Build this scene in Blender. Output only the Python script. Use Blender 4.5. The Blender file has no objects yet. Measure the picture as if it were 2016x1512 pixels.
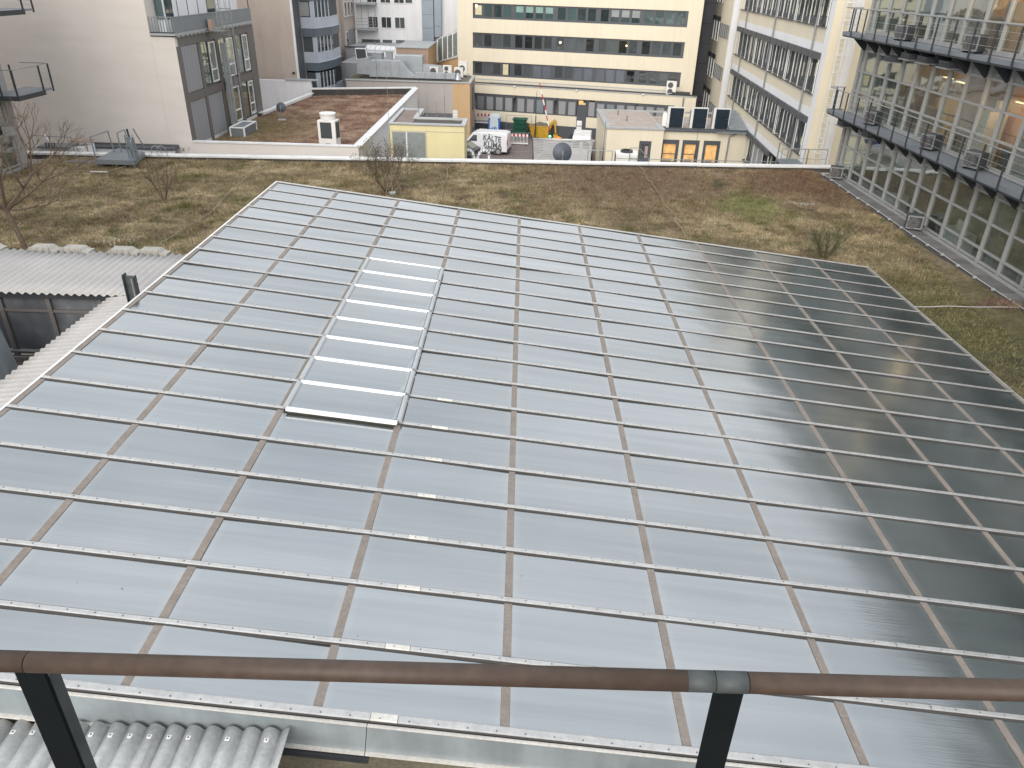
import bpy, math, random
import numpy as np
from mathutils import Vector, Matrix, noise
R = math.radians
S = bpy.context.scene
COL = S.collection
rnd = random.Random(7)

# ---------------------------------------------------------------- camera
cd = bpy.data.cameras.new('camera'); cam = bpy.data.objects.new('camera', cd); COL.objects.link(cam)
M = Matrix(((0.99952372, 0.01683494, 0.02586338), (0.03077537, -0.48180827, -0.87573607), (-0.00228177, 0.87611493, -0.4820969)))
rot = Matrix((M[0], -M[1], -M[2])).transposed()
cam.matrix_world = Matrix.Translation((0, 0, 14.7)) @ rot.to_4x4()
cd.sensor_width = 36; cd.lens = 36 * 1465.81 / 2016; cd.clip_start = 0.05; cd.clip_end = 2000
S.camera = cam

# ---------------------------------------------------------------- sky, sun, exposure
SUN_EL, SUN_AZ = 28.0, 198.0
w = bpy.data.worlds.new('World'); S.world = w; w.use_nodes = True
nt = w.node_tree; N = nt.nodes; L = nt.links
for n in list(N): N.remove(n)
out = N.new('ShaderNodeOutputWorld'); bg = N.new('ShaderNodeBackground')
sky = N.new('ShaderNodeTexSky'); sky.sky_type = 'NISHITA'; sky.sun_disc = False
sky.sun_elevation = R(SUN_EL); sky.sun_rotation = R(SUN_AZ); sky.air_density = 1.0; sky.dust_density = 3.0
tc = N.new('ShaderNodeTexCoord'); mp = N.new('ShaderNodeMapping'); mp.inputs['Scale'].default_value = (1, 1, 2.2)
nz = N.new('ShaderNodeTexNoise'); nz.inputs['Scale'].default_value = 2.6; nz.inputs['Detail'].default_value = 5; nz.inputs['Roughness'].default_value = 0.55
rp = N.new('ShaderNodeValToRGB')
rp.color_ramp.elements[0].position = 0.36; rp.color_ramp.elements[0].color = (0.695, 0.72, 0.75, 1)
rp.color_ramp.elements[1].position = 0.64; rp.color_ramp.elements[1].color = (0.965, 0.96, 0.955, 1)
sc = N.new('ShaderNodeVectorMath'); sc.operation = 'SCALE'; sc.inputs['Scale'].default_value = 11.5
mx = N.new('ShaderNodeMix'); mx.data_type = 'RGBA'; mx.inputs[0].default_value = 0.86
L.new(tc.outputs['Generated'], mp.inputs[0]); L.new(mp.outputs[0], nz.inputs['Vector']); L.new(nz.outputs[0], rp.inputs[0])
sz = N.new('ShaderNodeSeparateXYZ'); L.new(tc.outputs['Generated'], sz.inputs[0])
er = N.new('ShaderNodeMapRange'); er.inputs[1].default_value = 0.15; er.inputs[2].default_value = 0.95; L.new(sz.outputs[2], er.inputs[0])
ec = N.new('ShaderNodeMix'); ec.data_type = 'RGBA'; ec.inputs[6].default_value = (1.03, 1.01, 0.985, 1); ec.inputs[7].default_value = (0.92, 0.965, 1.035, 1); L.new(er.outputs[0], ec.inputs[0])
em_ = N.new('ShaderNodeVectorMath'); em_.operation = 'MULTIPLY'; L.new(rp.outputs[0], em_.inputs[0]); L.new(ec.outputs[2], em_.inputs[1]); L.new(em_.outputs[0], sc.inputs[0]); L.new(sky.outputs[0], mx.inputs[6]); L.new(sc.outputs[0], mx.inputs[7])
L.new(mx.outputs[2], bg.inputs[0]); bg.inputs[1].default_value = 0.09; L.new(bg.outputs[0], out.inputs[0])
sd = bpy.data.lights.new('sun', 'SUN'); sd.energy = 1.5; sd.angle = R(50); sd.color = (1, 0.95, 0.88)
sun = bpy.data.objects.new('sun', sd); COL.objects.link(sun)
el, az = R(SUN_EL), R(SUN_AZ)
dirv = Vector((math.sin(az) * math.cos(el), math.cos(az) * math.cos(el), math.sin(el)))
sun.rotation_euler = dirv.to_track_quat('Z', 'Y').to_euler()
S.view_settings.view_transform = 'Standard'; S.view_settings.look = 'None'
S.view_settings.gamma = 1; S.view_settings.exposure = 0.95
S.view_settings.use_curve_mapping = False

# ---------------------------------------------------------------- helpers
class MB:
    def __init__(s): s.v = []; s.f = []; s.m = []
    def face(s, pts, mi=0):
        n = len(s.v); s.v += [tuple(p) for p in pts]; s.f.append(tuple(range(n, n + len(pts)))); s.m.append(mi); return s
    def hexa(s, p, mi=0):
        n = len(s.v); s.v += [tuple(q) for q in p]
        for f in ((0, 3, 2, 1), (4, 5, 6, 7), (0, 1, 5, 4), (1, 2, 6, 5), (2, 3, 7, 6), (3, 0, 4, 7)):
            s.f.append(tuple(n + i for i in f)); s.m.append(mi)
        return s
    def box(s, a, b, mi=0):
        x0, x1 = sorted((a[0], b[0])); y0, y1 = sorted((a[1], b[1])); z0, z1 = sorted((a[2], b[2]))
        return s.hexa([(x0, y0, z0), (x1, y0, z0), (x1, y1, z0), (x0, y1, z0), (x0, y0, z1), (x1, y0, z1), (x1, y1, z1), (x0, y1, z1)], mi)
    def beam(s, p, q, w=.05, h=None, mi=0, up=(0, 0, 1)):
        h = w if h is None else h
        p = Vector(p); q = Vector(q); d = (q - p).normalized(); u = Vector(up)
        if abs(d.dot(u)) > .98: u = Vector((0, 1, 0)) if abs(d.y) < .9 else Vector((1, 0, 0))
        a = d.cross(u).normalized() * w / 2; b = a.cross(d).normalized() * h / 2
        return s.hexa([p - a - b, p + a - b, q + a - b, q - a - b, p - a + b, p + a + b, q + a + b, q - a + b], mi)
    def tube(s, p, q, r=.03, n=8, r2=None, cap=True, mi=0):
        r2 = r if r2 is None else r2
        p = Vector(p); q = Vector(q); d = (q - p).normalized(); u = Vector((0, 0, 1)) if abs(d.z) < .9 else Vector((1, 0, 0))
        a = d.cross(u).normalized(); b = d.cross(a).normalized(); k = len(s.v)
        for c, rr in ((p, r), (q, r2)):
            for i in range(n):
                t = 2 * math.pi * i / n; s.v.append(tuple(c + a * rr * math.cos(t) + b * rr * math.sin(t)))
        for i in range(n):
            j = (i + 1) % n; s.f.append((k + i, k + j, k + n + j, k + n + i)); s.m.append(mi)
        if cap:
            s.f.append(tuple(k + i for i in range(n))[::-1]); s.m.append(mi); s.f.append(tuple(k + n + i for i in range(n))); s.m.append(mi)
        return s
    def path(s, pts, r=.03, n=6, mi=0):
        for a, b in zip(pts, pts[1:]): s.tube(a, b, r, n, mi=mi)
        return s
    def prism(s, poly, z0, z1, mi=0, ax='z'):
        P = (lambda a, b, c: (a, b, c)) if ax == 'z' else ((lambda a, b, c: (a, c, b)) if ax == 'y' else (lambda a, b, c: (c, a, b)))
        n = len(poly); k = len(s.v)
        s.v += [P(a, b, z0) for a, b in poly] + [P(a, b, z1) for a, b in poly]
        s.f.append(tuple(range(k, k + n))[::-1]); s.m.append(mi); s.f.append(tuple(range(k + n, k + 2 * n))); s.m.append(mi)
        for i in range(n):
            j = (i + 1) % n; s.f.append((k + i, k + j, k + n + j, k + n + i)); s.m.append(mi)
        return s
    def dome(s, c, r, h, n=16, m=4, axis=None, mi=0):
        c = Vector(c); ax = Vector(axis or (0, 0, 1)).normalized(); u = ax.orthogonal().normalized(); t = ax.cross(u); k = len(s.v)
        for j in range(m + 1):
            f = j / m
            for i in range(n):
                a = 2 * math.pi * i / n; s.v.append(tuple(c + (u * math.cos(a) + t * math.sin(a)) * r * (1 - f * .999) + ax * h * (1 - (1 - f) ** 2)))
        for j in range(m):
            for i in range(n):
                q = (i + 1) % n; s.f.append((k + j * n + i, k + j * n + q, k + (j + 1) * n + q, k + (j + 1) * n + i)); s.m.append(mi)
        return s
    def mesh(s, name, mats, smooth=False):
        me = bpy.data.meshes.new(name); me.from_pydata(s.v, [], s.f)
        for m in (mats if isinstance(mats, (list, tuple)) else [mats]): me.materials.append(m)
        if any(s.m): me.polygons.foreach_set('material_index', s.m)
        if smooth: me.polygons.foreach_set('use_smooth', [True] * len(s.f))
        me.update(); return me

def link(name, data, parent=None, label=None, kind=None, loc=None, rotz=None):
    o = bpy.data.objects.new(name, data); COL.objects.link(o)
    if parent: o.parent = parent
    if label: o['label'] = label
    if kind: o['kind'] = kind
    if loc is not None: o.location = loc
    if rotz is not None: o.rotation_euler = (0, 0, rotz)
    return o
def part(name, mb, mats, parent, label=None, kind=None, smooth=False, bevel=0, loc=None):
    o = link(name, mb.mesh(name, mats, smooth), parent, label, kind, loc)
    if bevel:
        b = o.modifiers.new('bevel', 'BEVEL'); b.width = bevel; b.segments = 2; b.limit_method = 'ANGLE'
    return o
def struct(name, mb, mats, kind='structure', label=None):
    o = link(name, mb.mesh(name, mats), None, label, kind); return o
def thing(name, label, cat, loc=(0, 0, 0), rotz=0, group=None):
    o = bpy.data.objects.new(name, None); COL.objects.link(o); o.empty_display_size = .2
    o.location = loc; o.rotation_euler = (0, 0, rotz); o['label'] = label; o['category'] = cat
    if group: o['group'] = group
    return o
def solo(name, mb, mats, label, cat, group=None, smooth=False, bevel=0, loc=None, rotz=None):
    o = part(name, mb, mats, None, label, smooth=smooth, bevel=bevel, loc=loc); o['category'] = cat
    if rotz is not None: o.rotation_euler = (0, 0, rotz)
    if group: o['group'] = group
    return o
KIDS = {}
def dup(root, loc, rotz, label, scale=None, group=None):
    r = root.copy(); COL.objects.link(r); r.location = loc; r.rotation_euler = (0, 0, rotz); r['label'] = label
    if scale: r.scale = scale
    if group: r['group'] = group
    for ch in list(root.children):
        c = ch.copy(); COL.objects.link(c); c.parent = r
        for g in list(ch.children):
            d = g.copy(); COL.objects.link(d); d.parent = c
    return r

# ---------------------------------------------------------------- materials
def mat(name, col, rough=.7, metal=0., var=.12, scale=1.5, bump=0., bscale=40., streak=0., hstreak=0., spec=.4, rand=0., emit=0., fine=0.):
    m = bpy.data.materials.new(name); m.use_nodes = True; nt = m.node_tree; N = nt.nodes; L = nt.links
    b = N['Principled BSDF']; b.inputs['Roughness'].default_value = rough; b.inputs['Metallic'].default_value = metal
    b.inputs['Specular IOR Level'].default_value = spec
    g = N.new('ShaderNodeNewGeometry')
    n1 = N.new('ShaderNodeTexNoise'); n1.inputs['Scale'].default_value = scale; n1.inputs['Detail'].default_value = 6; n1.inputs['Roughness'].default_value = .6
    L.new(g.outputs['Position'], n1.inputs['Vector'])
    mr = N.new('ShaderNodeMapRange'); mr.inputs[1].default_value = .25; mr.inputs[2].default_value = .75
    mr.inputs[3].default_value = 1 - var; mr.inputs[4].default_value = 1 + var; L.new(n1.outputs[0], mr.inputs[0]); val = mr.outputs[0]
    def mul(a, bb):
        k = N.new('ShaderNodeMath'); k.operation = 'MULTIPLY'; L.new(a, k.inputs[0]); L.new(bb, k.inputs[1]); return k.outputs[0]
    if streak:
        mp = N.new('ShaderNodeMapping'); mp.inputs['Scale'].default_value = (1, 1, .07)
        L.new(g.outputs['Position'], mp.inputs[0]); n2 = N.new('ShaderNodeTexNoise'); n2.inputs['Scale'].default_value = 3.2; n2.inputs['Detail'].default_value = 5
        L.new(mp.outputs[0], n2.inputs['Vector']); r2 = N.new('ShaderNodeMapRange'); r2.inputs[1].default_value = .3; r2.inputs[2].default_value = .7
        r2.inputs[3].default_value = 1 - streak; r2.inputs[4].default_value = 1 + streak * .3; L.new(n2.outputs[0], r2.inputs[0]); val = mul(val, r2.outputs[0])
    if hstreak:
        mh = N.new('ShaderNodeMapping'); mh.inputs['Scale'].default_value = (.16, .16, 1.1)
        L.new(g.outputs['Position'], mh.inputs[0]); nh = N.new('ShaderNodeTexNoise'); nh.inputs['Scale'].default_value = 1.5; nh.inputs['Detail'].default_value = 7; nh.inputs['Roughness'].default_value = .65
        L.new(mh.outputs[0], nh.inputs['Vector']); rh = N.new('ShaderNodeMapRange'); rh.inputs[1].default_value = .3; rh.inputs[2].default_value = .6
        rh.inputs[3].default_value = 1 - hstreak; rh.inputs[4].default_value = 1 + hstreak * .2; L.new(nh.outputs[0], rh.inputs[0]); val = mul(val, rh.outputs[0])
    if fine:
        n4 = N.new('ShaderNodeTexNoise'); n4.inputs['Scale'].default_value = 22; n4.inputs['Detail'].default_value = 4; L.new(g.outputs['Position'], n4.inputs['Vector'])
        r4 = N.new('ShaderNodeMapRange'); r4.inputs[1].default_value = .3; r4.inputs[2].default_value = .7; r4.inputs[3].default_value = 1 - fine; r4.inputs[4].default_value = 1 + fine
        L.new(n4.outputs[0], r4.inputs[0]); val = mul(val, r4.outputs[0])
    if rand:
        oi = N.new('ShaderNodeObjectInfo'); r3 = N.new('ShaderNodeMapRange'); r3.inputs[3].default_value = 1 - rand; r3.inputs[4].default_value = 1 + rand
        L.new(oi.outputs['Random'], r3.inputs[0]); val = mul(val, r3.outputs[0])
    vm = N.new('ShaderNodeVectorMath'); vm.operation = 'SCALE'; vm.inputs[0].default_value = col[:3]; L.new(val, vm.inputs['Scale'])
    L.new(vm.outputs[0], b.inputs['Base Color'])
    rr = N.new('ShaderNodeMapRange'); rr.inputs[3].default_value = max(.02, rough - .08); rr.inputs[4].default_value = min(1, rough + .1)
    L.new(n1.outputs[0], rr.inputs[0]); L.new(rr.outputs[0], b.inputs['Roughness'])
    if bump:
        n3 = N.new('ShaderNodeTexNoise'); n3.inputs['Scale'].default_value = bscale; n3.inputs['Detail'].default_value = 4
        L.new(g.outputs['Position'], n3.inputs['Vector']); bp = N.new('ShaderNodeBump'); bp.inputs['Strength'].default_value = bump; bp.inputs['Distance'].default_value = .02
        L.new(n3.outputs[0], bp.inputs['Height']); L.new(bp.outputs[0], b.inputs['Normal'])
    if emit:
        b.inputs['Emission Color'].default_value = (*col[:3], 1); b.inputs['Emission Strength'].default_value = emit
    return m

def glassmat(name, tint, base_fac, rough=.03, see=.7, dark=(.03, .035, .035), rand=0., fres=1.45, rbump=.0):
    """window pane: part clear, part dark body, with a Fresnel reflection"""
    m = bpy.data.materials.new(name); m.use_nodes = True; nt = m.node_tree; N = nt.nodes; L = nt.links
    N.remove(N['Principled BSDF']); out = N['Material Output']
    tr = N.new('ShaderNodeBsdfTransparent'); tr.inputs[0].default_value = (*tint, 1)
    df = N.new('ShaderNodeBsdfDiffuse'); df.inputs[0].default_value = (*dark, 1)
    gl = N.new('ShaderNodeBsdfGlossy'); gl.inputs['Roughness'].default_value = rough; gl.inputs[0].default_value = (.92, .96, .96, 1)
    if rand:
        oi = N.new('ShaderNodeObjectInfo'); mr = N.new('ShaderNodeMapRange'); mr.inputs[3].default_value = .3; mr.inputs[4].default_value = 1 + rand
        L.new(oi.outputs['Random'], mr.inputs[0]); vs = N.new('ShaderNodeVectorMath'); vs.operation = 'SCALE'; vs.inputs[0].default_value = dark
        L.new(mr.outputs[0], vs.inputs['Scale']); L.new(vs.outputs[0], df.inputs[0])
    m1 = N.new('ShaderNodeMixShader'); m1.inputs[0].default_value = see; L.new(df.outputs[0], m1.inputs[1]); L.new(tr.outputs[0], m1.inputs[2])
    lw = N.new('ShaderNodeLayerWeight'); lw.inputs['Blend'].default_value = .5
    pw = N.new('ShaderNodeMath'); pw.operation = 'POWER'; pw.inputs[1].default_value = 4; L.new(lw.outputs['Facing'], pw.inputs[0])
    ad = N.new('ShaderNodeMath'); ad.operation = 'ADD'; ad.use_clamp = True; ad.inputs[1].default_value = base_fac + .03; L.new(pw.outputs[0], ad.inputs[0])
    m2 = N.new('ShaderNodeMixShader'); L.new(ad.outputs[0], m2.inputs[0]); L.new(m1.outputs[0], m2.inputs[1]); L.new(gl.outputs[0], m2.inputs[2])
    g = N.new('ShaderNodeNewGeometry'); nz = N.new('ShaderNodeTexNoise'); nz.inputs['Scale'].default_value = .8; L.new(g.outputs['Position'], nz.inputs['Vector'])
    bp = N.new('ShaderNodeBump'); bp.inputs['Strength'].default_value = .25; bp.inputs['Distance'].default_value = .03; L.new(nz.outputs[0], bp.inputs['Height']); L.new(bp.outputs[0], gl.inputs['Normal'])
    L.new(m2.outputs[0], out.inputs[0]); return m

def roof_glass(edge=True):
    m = bpy.data.materials.new('frosted_roof_glass'); m.use_nodes = True; nt = m.node_tree; N = nt.nodes; L = nt.links
    N.remove(N['Principled BSDF']); out = N['Material Output']
    g = N.new('ShaderNodeNewGeometry'); tc = N.new('ShaderNodeTexCoord'); oi = N.new('ShaderNodeObjectInfo')
    df = N.new('ShaderNodeBsdfDiffuse'); gl = N.new('ShaderNodeBsdfGlossy'); gl.inputs[0].default_value = (.93, .97, 1.0, 1)
    # dust lying along the lower edge and corners of each pane plus broad stains
    n1 = N.new('ShaderNodeTexNoise'); n1.inputs['Scale'].default_value = .45; n1.inputs['Detail'].default_value = 7; n1.inputs['Roughness'].default_value = .6
    L.new(g.outputs['Position'], n1.inputs['Vector'])
    cr = N.new('ShaderNodeValToRGB'); cr.color_ramp.elements[0].position = .3; cr.color_ramp.elements[1].position = .72
    cr.color_ramp.elements[0].color = (.018, .025, .023, 1); cr.color_ramp.elements[1].color = (.038, .045, .041, 1)
    L.new(n1.outputs[0], cr.inputs[0])
    # dust caught along the pane edges and thin dirt runs down the slope
    ab = N.new('ShaderNodeVectorMath'); ab.operation = 'ABSOLUTE'; L.new(tc.outputs['Object'], ab.inputs[0])
    sx = N.new('ShaderNodeSeparateXYZ'); L.new(ab.outputs[0], sx.inputs[0])
    ex = N.new('ShaderNodeMapRange'); ex.inputs[1].default_value = .84; ex.inputs[2].default_value = .955; L.new(sx.outputs[0], ex.inputs[0])
    ey = N.new('ShaderNodeMapRange'); ey.inputs[1].default_value = .38; ey.inputs[2].default_value = .46; L.new(sx.outputs[1], ey.inputs[0])
    em = N.new('ShaderNodeMath'); em.operation = 'MAXIMUM'; L.new(ex.outputs[0], em.inputs[0]); L.new(ey.outputs[0], em.inputs[1])
    nd = N.new('ShaderNodeTexNoise'); nd.inputs['Scale'].default_value = 3.5; nd.inputs['Detail'].default_value = 6; L.new(g.outputs['Position'], nd.inputs['Vector'])
    ed = N.new('ShaderNodeMath'); ed.operation = 'MULTIPLY'; L.new(nd.outputs[0], ed.inputs[1]); ed.inputs[0].default_value = 0
    if edge: L.new(em.outputs[0], ed.inputs[0])
    md = N.new('ShaderNodeMapping'); md.inputs['Scale'].default_value = (.35, 9, .35); L.new(g.outputs['Position'], md.inputs[0])
    nr_ = N.new('ShaderNodeTexNoise'); nr_.inputs['Scale'].default_value = 1.3; nr_.inputs['Detail'].default_value = 6; L.new(md.outputs[0], nr_.inputs['Vector'])
    rr_ = N.new('ShaderNodeMapRange'); rr_.inputs[1].default_value = .56; rr_.inputs[2].default_value = .8; rr_.inputs[4].default_value = .45; L.new(nr_.outputs[0], rr_.inputs[0])
    dm = N.new('ShaderNodeMath'); dm.operation = 'MAXIMUM'; L.new(ed.outputs[0], dm.inputs[0]); L.new(rr_.outputs[0], dm.inputs[1])
    dx = N.new('ShaderNodeMix'); dx.data_type = 'RGBA'; dx.inputs[7].default_value = (.10, .10, .09, 1); L.new(dm.outputs[0], dx.inputs[0]); L.new(cr.outputs[0], dx.inputs[6]); L.new(dx.outputs[2], df.inputs[0])
    # fine rolling lines running along the bars, and broad roller waves
    mp = N.new('ShaderNodeMapping'); mp.inputs['Scale'].default_value = (.9, 26, .9); L.new(g.outputs['Position'], mp.inputs[0])
    n2 = N.new('ShaderNodeTexNoise'); n2.inputs['Scale'].default_value = 1.6; n2.inputs['Detail'].default_value = 3; L.new(mp.outputs[0], n2.inputs['Vector'])
    n3 = N.new('ShaderNodeTexNoise'); n3.inputs['Scale'].default_value = .9; n3.inputs['Detail'].default_value = 1; L.new(g.outputs['Position'], n3.inputs['Vector'])
    b1 = N.new('ShaderNodeBump'); b1.inputs['Strength'].default_value = .2; b1.inputs['Distance'].default_value = .006; L.new(n2.outputs[0], b1.inputs['Height'])
    b2 = N.new('ShaderNodeBump'); b2.inputs['Strength'].default_value = .5; b2.inputs['Distance'].default_value = .03; L.new(n3.outputs[0], b2.inputs['Height']); L.new(b1.outputs[0], b2.inputs['Normal'])
    L.new(b2.outputs[0], gl.inputs['Normal'])
    rr = N.new('ShaderNodeMapRange'); rr.inputs[3].default_value = .06; rr.inputs[4].default_value = .27; L.new(n1.outputs[0], rr.inputs[0]); L.new(rr.outputs[0], gl.inputs['Roughness'])
    fr = N.new('ShaderNodeFresnel'); fr.inputs[0].default_value = 1.5
    ad = N.new('ShaderNodeMath'); ad.operation = 'MULTIPLY_ADD'; ad.use_clamp = True; ad.inputs[1].default_value = .5; ad.inputs[2].default_value = .305; L.new(fr.outputs[0], ad.inputs[0])
    rv = N.new('ShaderNodeMapRange'); rv.inputs[3].default_value = .93; rv.inputs[4].default_value = 1.05; L.new(oi.outputs['Random'], rv.inputs[0])
    n5 = N.new('ShaderNodeTexNoise'); n5.inputs['Scale'].default_value = .55; n5.inputs['Detail'].default_value = 5; L.new(md.outputs[0], n5.inputs['Vector'])
    r5 = N.new('ShaderNodeMapRange'); r5.inputs[1].default_value = .3; r5.inputs[2].default_value = .7; r5.inputs[3].default_value = .93; r5.inputs[4].default_value = 1.07; L.new(n5.outputs[0], r5.inputs[0])
    m5 = N.new('ShaderNodeMath'); m5.operation = 'MULTIPLY'; L.new(rv.outputs[0], m5.inputs[0]); L.new(r5.outputs[0], m5.inputs[1])
    m6 = N.new('ShaderNodeMath'); m6.operation = 'MULTIPLY'; L.new(m5.outputs[0], m6.inputs[0]); L.new(ad.outputs[0], m6.inputs[1])
    ms = N.new('ShaderNodeMixShader'); L.new(m6.outputs[0], ms.inputs[0]); L.new(df.outputs[0], ms.inputs[1]); L.new(gl.outputs[0], ms.inputs[2]); L.new(ms.outputs[0], out.inputs[0])
    return m

def turf(name, blades=False, red=False):
    m = bpy.data.materials.new(name); m.use_nodes = True; nt = m.node_tree; N = nt.nodes; L = nt.links
    b = N['Principled BSDF']; b.inputs['Roughness'].default_value = .9; b.inputs['Specular IOR Level'].default_value = .15
    g = N.new('ShaderNodeNewGeometry')
    def nzz(s, off, det=5):
        v = N.new('ShaderNodeVectorMath'); v.operation = 'ADD'; v.inputs[1].default_value = (off, off * .7, 0); L.new(g.outputs['Position'], v.inputs[0])
        fl = N.new('ShaderNodeVectorMath'); fl.operation = 'MULTIPLY'; fl.inputs[1].default_value = (1, 1, 0); L.new(v.outputs[0], fl.inputs[0])
        n = N.new('ShaderNodeTexNoise'); n.inputs['Scale'].default_value = s; n.inputs['Detail'].default_value = det; n.inputs['Roughness'].default_value = .62; L.new(fl.outputs[0], n.inputs['Vector']); return n.outputs[0]
    def rampm(src, lo, hi):
        r = N.new('ShaderNodeMapRange'); r.inputs[1].default_value = lo; r.inputs[2].default_value = hi; L.new(src, r.inputs[0]); return r.outputs[0]
    def mixc(fac, a, c):
        x = N.new('ShaderNodeMix'); x.data_type = 'RGBA'; L.new(fac, x.inputs[0])
        for i, q in ((6, a), (7, c)):
            if isinstance(q, tuple): x.inputs[i].default_value = (*q, 1)
            else: L.new(q, x.inputs[i])
        return x.outputs[2]
    def blob(x, y, r0, r1):
        v = N.new('ShaderNodeVectorMath'); v.operation = 'SUBTRACT'; v.inputs[1].default_value = (x, y, 0); L.new(g.outputs['Position'], v.inputs[0])
        f = N.new('ShaderNodeVectorMath'); f.operation = 'MULTIPLY'; f.inputs[1].default_value = (1, .75, 0); L.new(v.outputs[0], f.inputs[0])
        l = N.new('ShaderNodeVectorMath'); l.operation = 'LENGTH'; L.new(f.outputs[0], l.inputs[0])
        a = N.new('ShaderNodeMath'); a.operation = 'MULTIPLY_ADD'; a.inputs[1].default_value = 5.0; L.new(nzz(.9, x), a.inputs[0]); L.new(l.outputs['Value'], a.inputs[2])
        r = N.new('ShaderNodeMapRange'); r.inputs[1].default_value = r0 + 2.5; r.inputs[2].default_value = r1 + 2.5; r.inputs[3].default_value = 1; r.inputs[4].default_value = 0
        L.new(a.outputs[0], r.inputs[0]); return r.outputs[0]
    if red:
        c = mixc(rampm(nzz(.7, 3), .4, .62), (.185, .11, .08), (.33, .245, .175))
        c = mixc(rampm(nzz(1.1, 9), .55, .75), c, (.15, .082, .062))
        c = mixc(blob(-17.5, 50, 1.0, 5.5), c, (.16, .125, .065))
    else:
        c = mixc(rampm(nzz(.45, 3), .40, .62), (.165, .13, .075), (.305, .245, .15))
        c = mixc(rampm(nzz(.8, 11), .50, .66), c, (.105, .098, .042))
        c = mixc(rampm(nzz(.6, 23), .54, .70), c, (.10, .068, .045))
        c = mixc(blob(5.5, 38.5, 2.0, 7.5), c, (.145, .102, .066))
        c = mixc(blob(14, 37.5, 1.0, 4.5), c, (.135, .085, .055))
        c = mixc(blob(10.3, 33.0, -.6, 2.2), c, (.125, .15, .05))
        c = mixc(blob(13.5, 19.5, 1, 6), c, (.115, .105, .05))
        c = mixc(blob(13.8, 17.3, -.5, 1.6), c, (.07, .065, .045))
    hs = N.new('ShaderNodeHueSaturation'); L.new(c, hs.inputs['Color'])
    fine = rampm(nzz(9 if not blades else 16, 5, 6), .25, .75)
    r = N.new('ShaderNodeMapRange'); r.inputs[3].default_value = .4 if not blades else .62; r.inputs[4].default_value = 1.05 if not blades else 2.1; L.new(fine, r.inputs[0])
    mid = N.new('ShaderNodeMapRange'); mid.inputs[1].default_value = .3; mid.inputs[2].default_value = .7; mid.inputs[3].default_value = .68; mid.inputs[4].default_value = 1.28; L.new(nzz(2.6, 31, 7), mid.inputs[0])
    vv = N.new('ShaderNodeMath'); vv.operation = 'MULTIPLY'; L.new(r.outputs[0], vv.inputs[0]); L.new(mid.outputs[0], vv.inputs[1])
    L.new(vv.outputs[0], hs.inputs['Value']); L.new(hs.outputs[0], b.inputs['Base Color'])
    return m

MT = {}
def m_(k, *a, **kw): MT[k] = mat(k, *a, **kw); return MT[k]
m_('asphalt', (.17, .14, .13), .9, var=.15, bump=.3, scale=.8)
m_('alu', (.42, .415, .40), .42, .55, var=.14, scale=6, fine=.08)
m_('alu_bright', (.72, .72, .72), .35, .45, var=.05, scale=5)
m_('alu_white', (.68, .67, .65), .5, .2, var=.08, scale=4, fine=.06)
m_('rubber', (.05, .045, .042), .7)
m_('joint', (.195, .168, .143), .8, var=.16, scale=3, fine=.12)
m_('screw', (.12, .11, .11), .5, .5)
m_('zinc', (.30, .335, .35), .42, .35, var=.2, scale=1.6, streak=.22)
m_('zinc_dark', (.17, .19, .20), .5, .3, var=.15)
m_('gutter', (.52, .50, .46), .6, .1, var=.15, fine=.1)
m_('wave', (.34, .325, .31), .6, var=.10, scale=1.2, fine=.07)
m_('cover', (.30, .285, .255), .7, var=.2, fine=.12); m_('blind_dark', (.105, .115, .14), .7, rand=.15); m_('wave_old', (.40, .37, .31), .6, var=.22, scale=2.4, fine=.12); m_('wave_near', (.47, .47, .45), .6, var=.2, scale=2.4, fine=.12)
m_('rail_brown', (.060, .041, .031), .5, 0, var=.10, scale=9, fine=.16, spec=.3)
m_('rail_grey', (.055, .063, .063), .6, .1, var=.35, scale=9)
m_('post_dark', (.004, .006, .007), .75, .0, spec=.12, var=.2, scale=8)
m_('plaster', (.585, .542, .50), .9, var=.03, scale=.9, hstreak=.06, bump=.15, bscale=12, fine=.025)
m_('plaster_pink', (.45, .385, .335), .9, var=.07, scale=.8, streak=.08)
m_('plaster_rose', (.50, .42, .37), .9, var=.06, streak=.05)
m_('white_wall', (.70, .70, .71), .85, var=.05, streak=.07, scale=.6)
m_('cream', (.645, .585, .46), .85, var=.035, streak=.045, scale=.5)
m_('yellow', (.62, .55, .32), .85, var=.04, streak=.05)
m_('orange_wall', (.50, .34, .19), .85, var=.05, streak=.06)
m_('brown_wall', (.36, .265, .21), .85, var=.07, streak=.08)
m_('grey_stone', (.40, .365, .345), .85, var=.05, streak=.06)
m_('frame_grey', (.075, .083, .095), .5, .2, var=.08)
m_('frame_brown', (.125, .115, .11), .6, var=.07)
m_('frame_light', (.31, .31, .305), .55, .15, var=.07, scale=2, streak=.06)
m_('frame_white', (.70, .70, .69), .5)
m_('panel_grey', (.25, .255, .265), .6, var=.04)
m_('steel_blue', (.20, .225, .245), .5, .4, var=.12)
m_('steel_dark', (.045, .05, .056), .5, .4, var=.15)
m_('steel_galv', (.26, .27, .275), .45, .5, var=.2, scale=5)
m_('deck', (.19, .21, .235), .5, .3, var=.15, scale=1.2)
m_('coping', (.62, .62, .61), .5, .15, var=.12, scale=1.5, fine=.06)
m_('coping_grey', (.36, .375, .38), .5, .2, var=.1)
m_('bitumen', (.06, .055, .052), .9, var=.3, fine=.2)
m_('gravel', (.36, .31, .275), .95, var=.2, fine=.35, bump=.8, bscale=30)
m_('gravel_red', (.19, .15, .13), .95, var=.2, fine=.35, bump=.8, bscale=30)
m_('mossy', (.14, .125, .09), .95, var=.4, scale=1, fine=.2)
m_('paver', (.14, .132, .128), .9, var=.2, scale=3, fine=.15, rand=.18)
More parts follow.
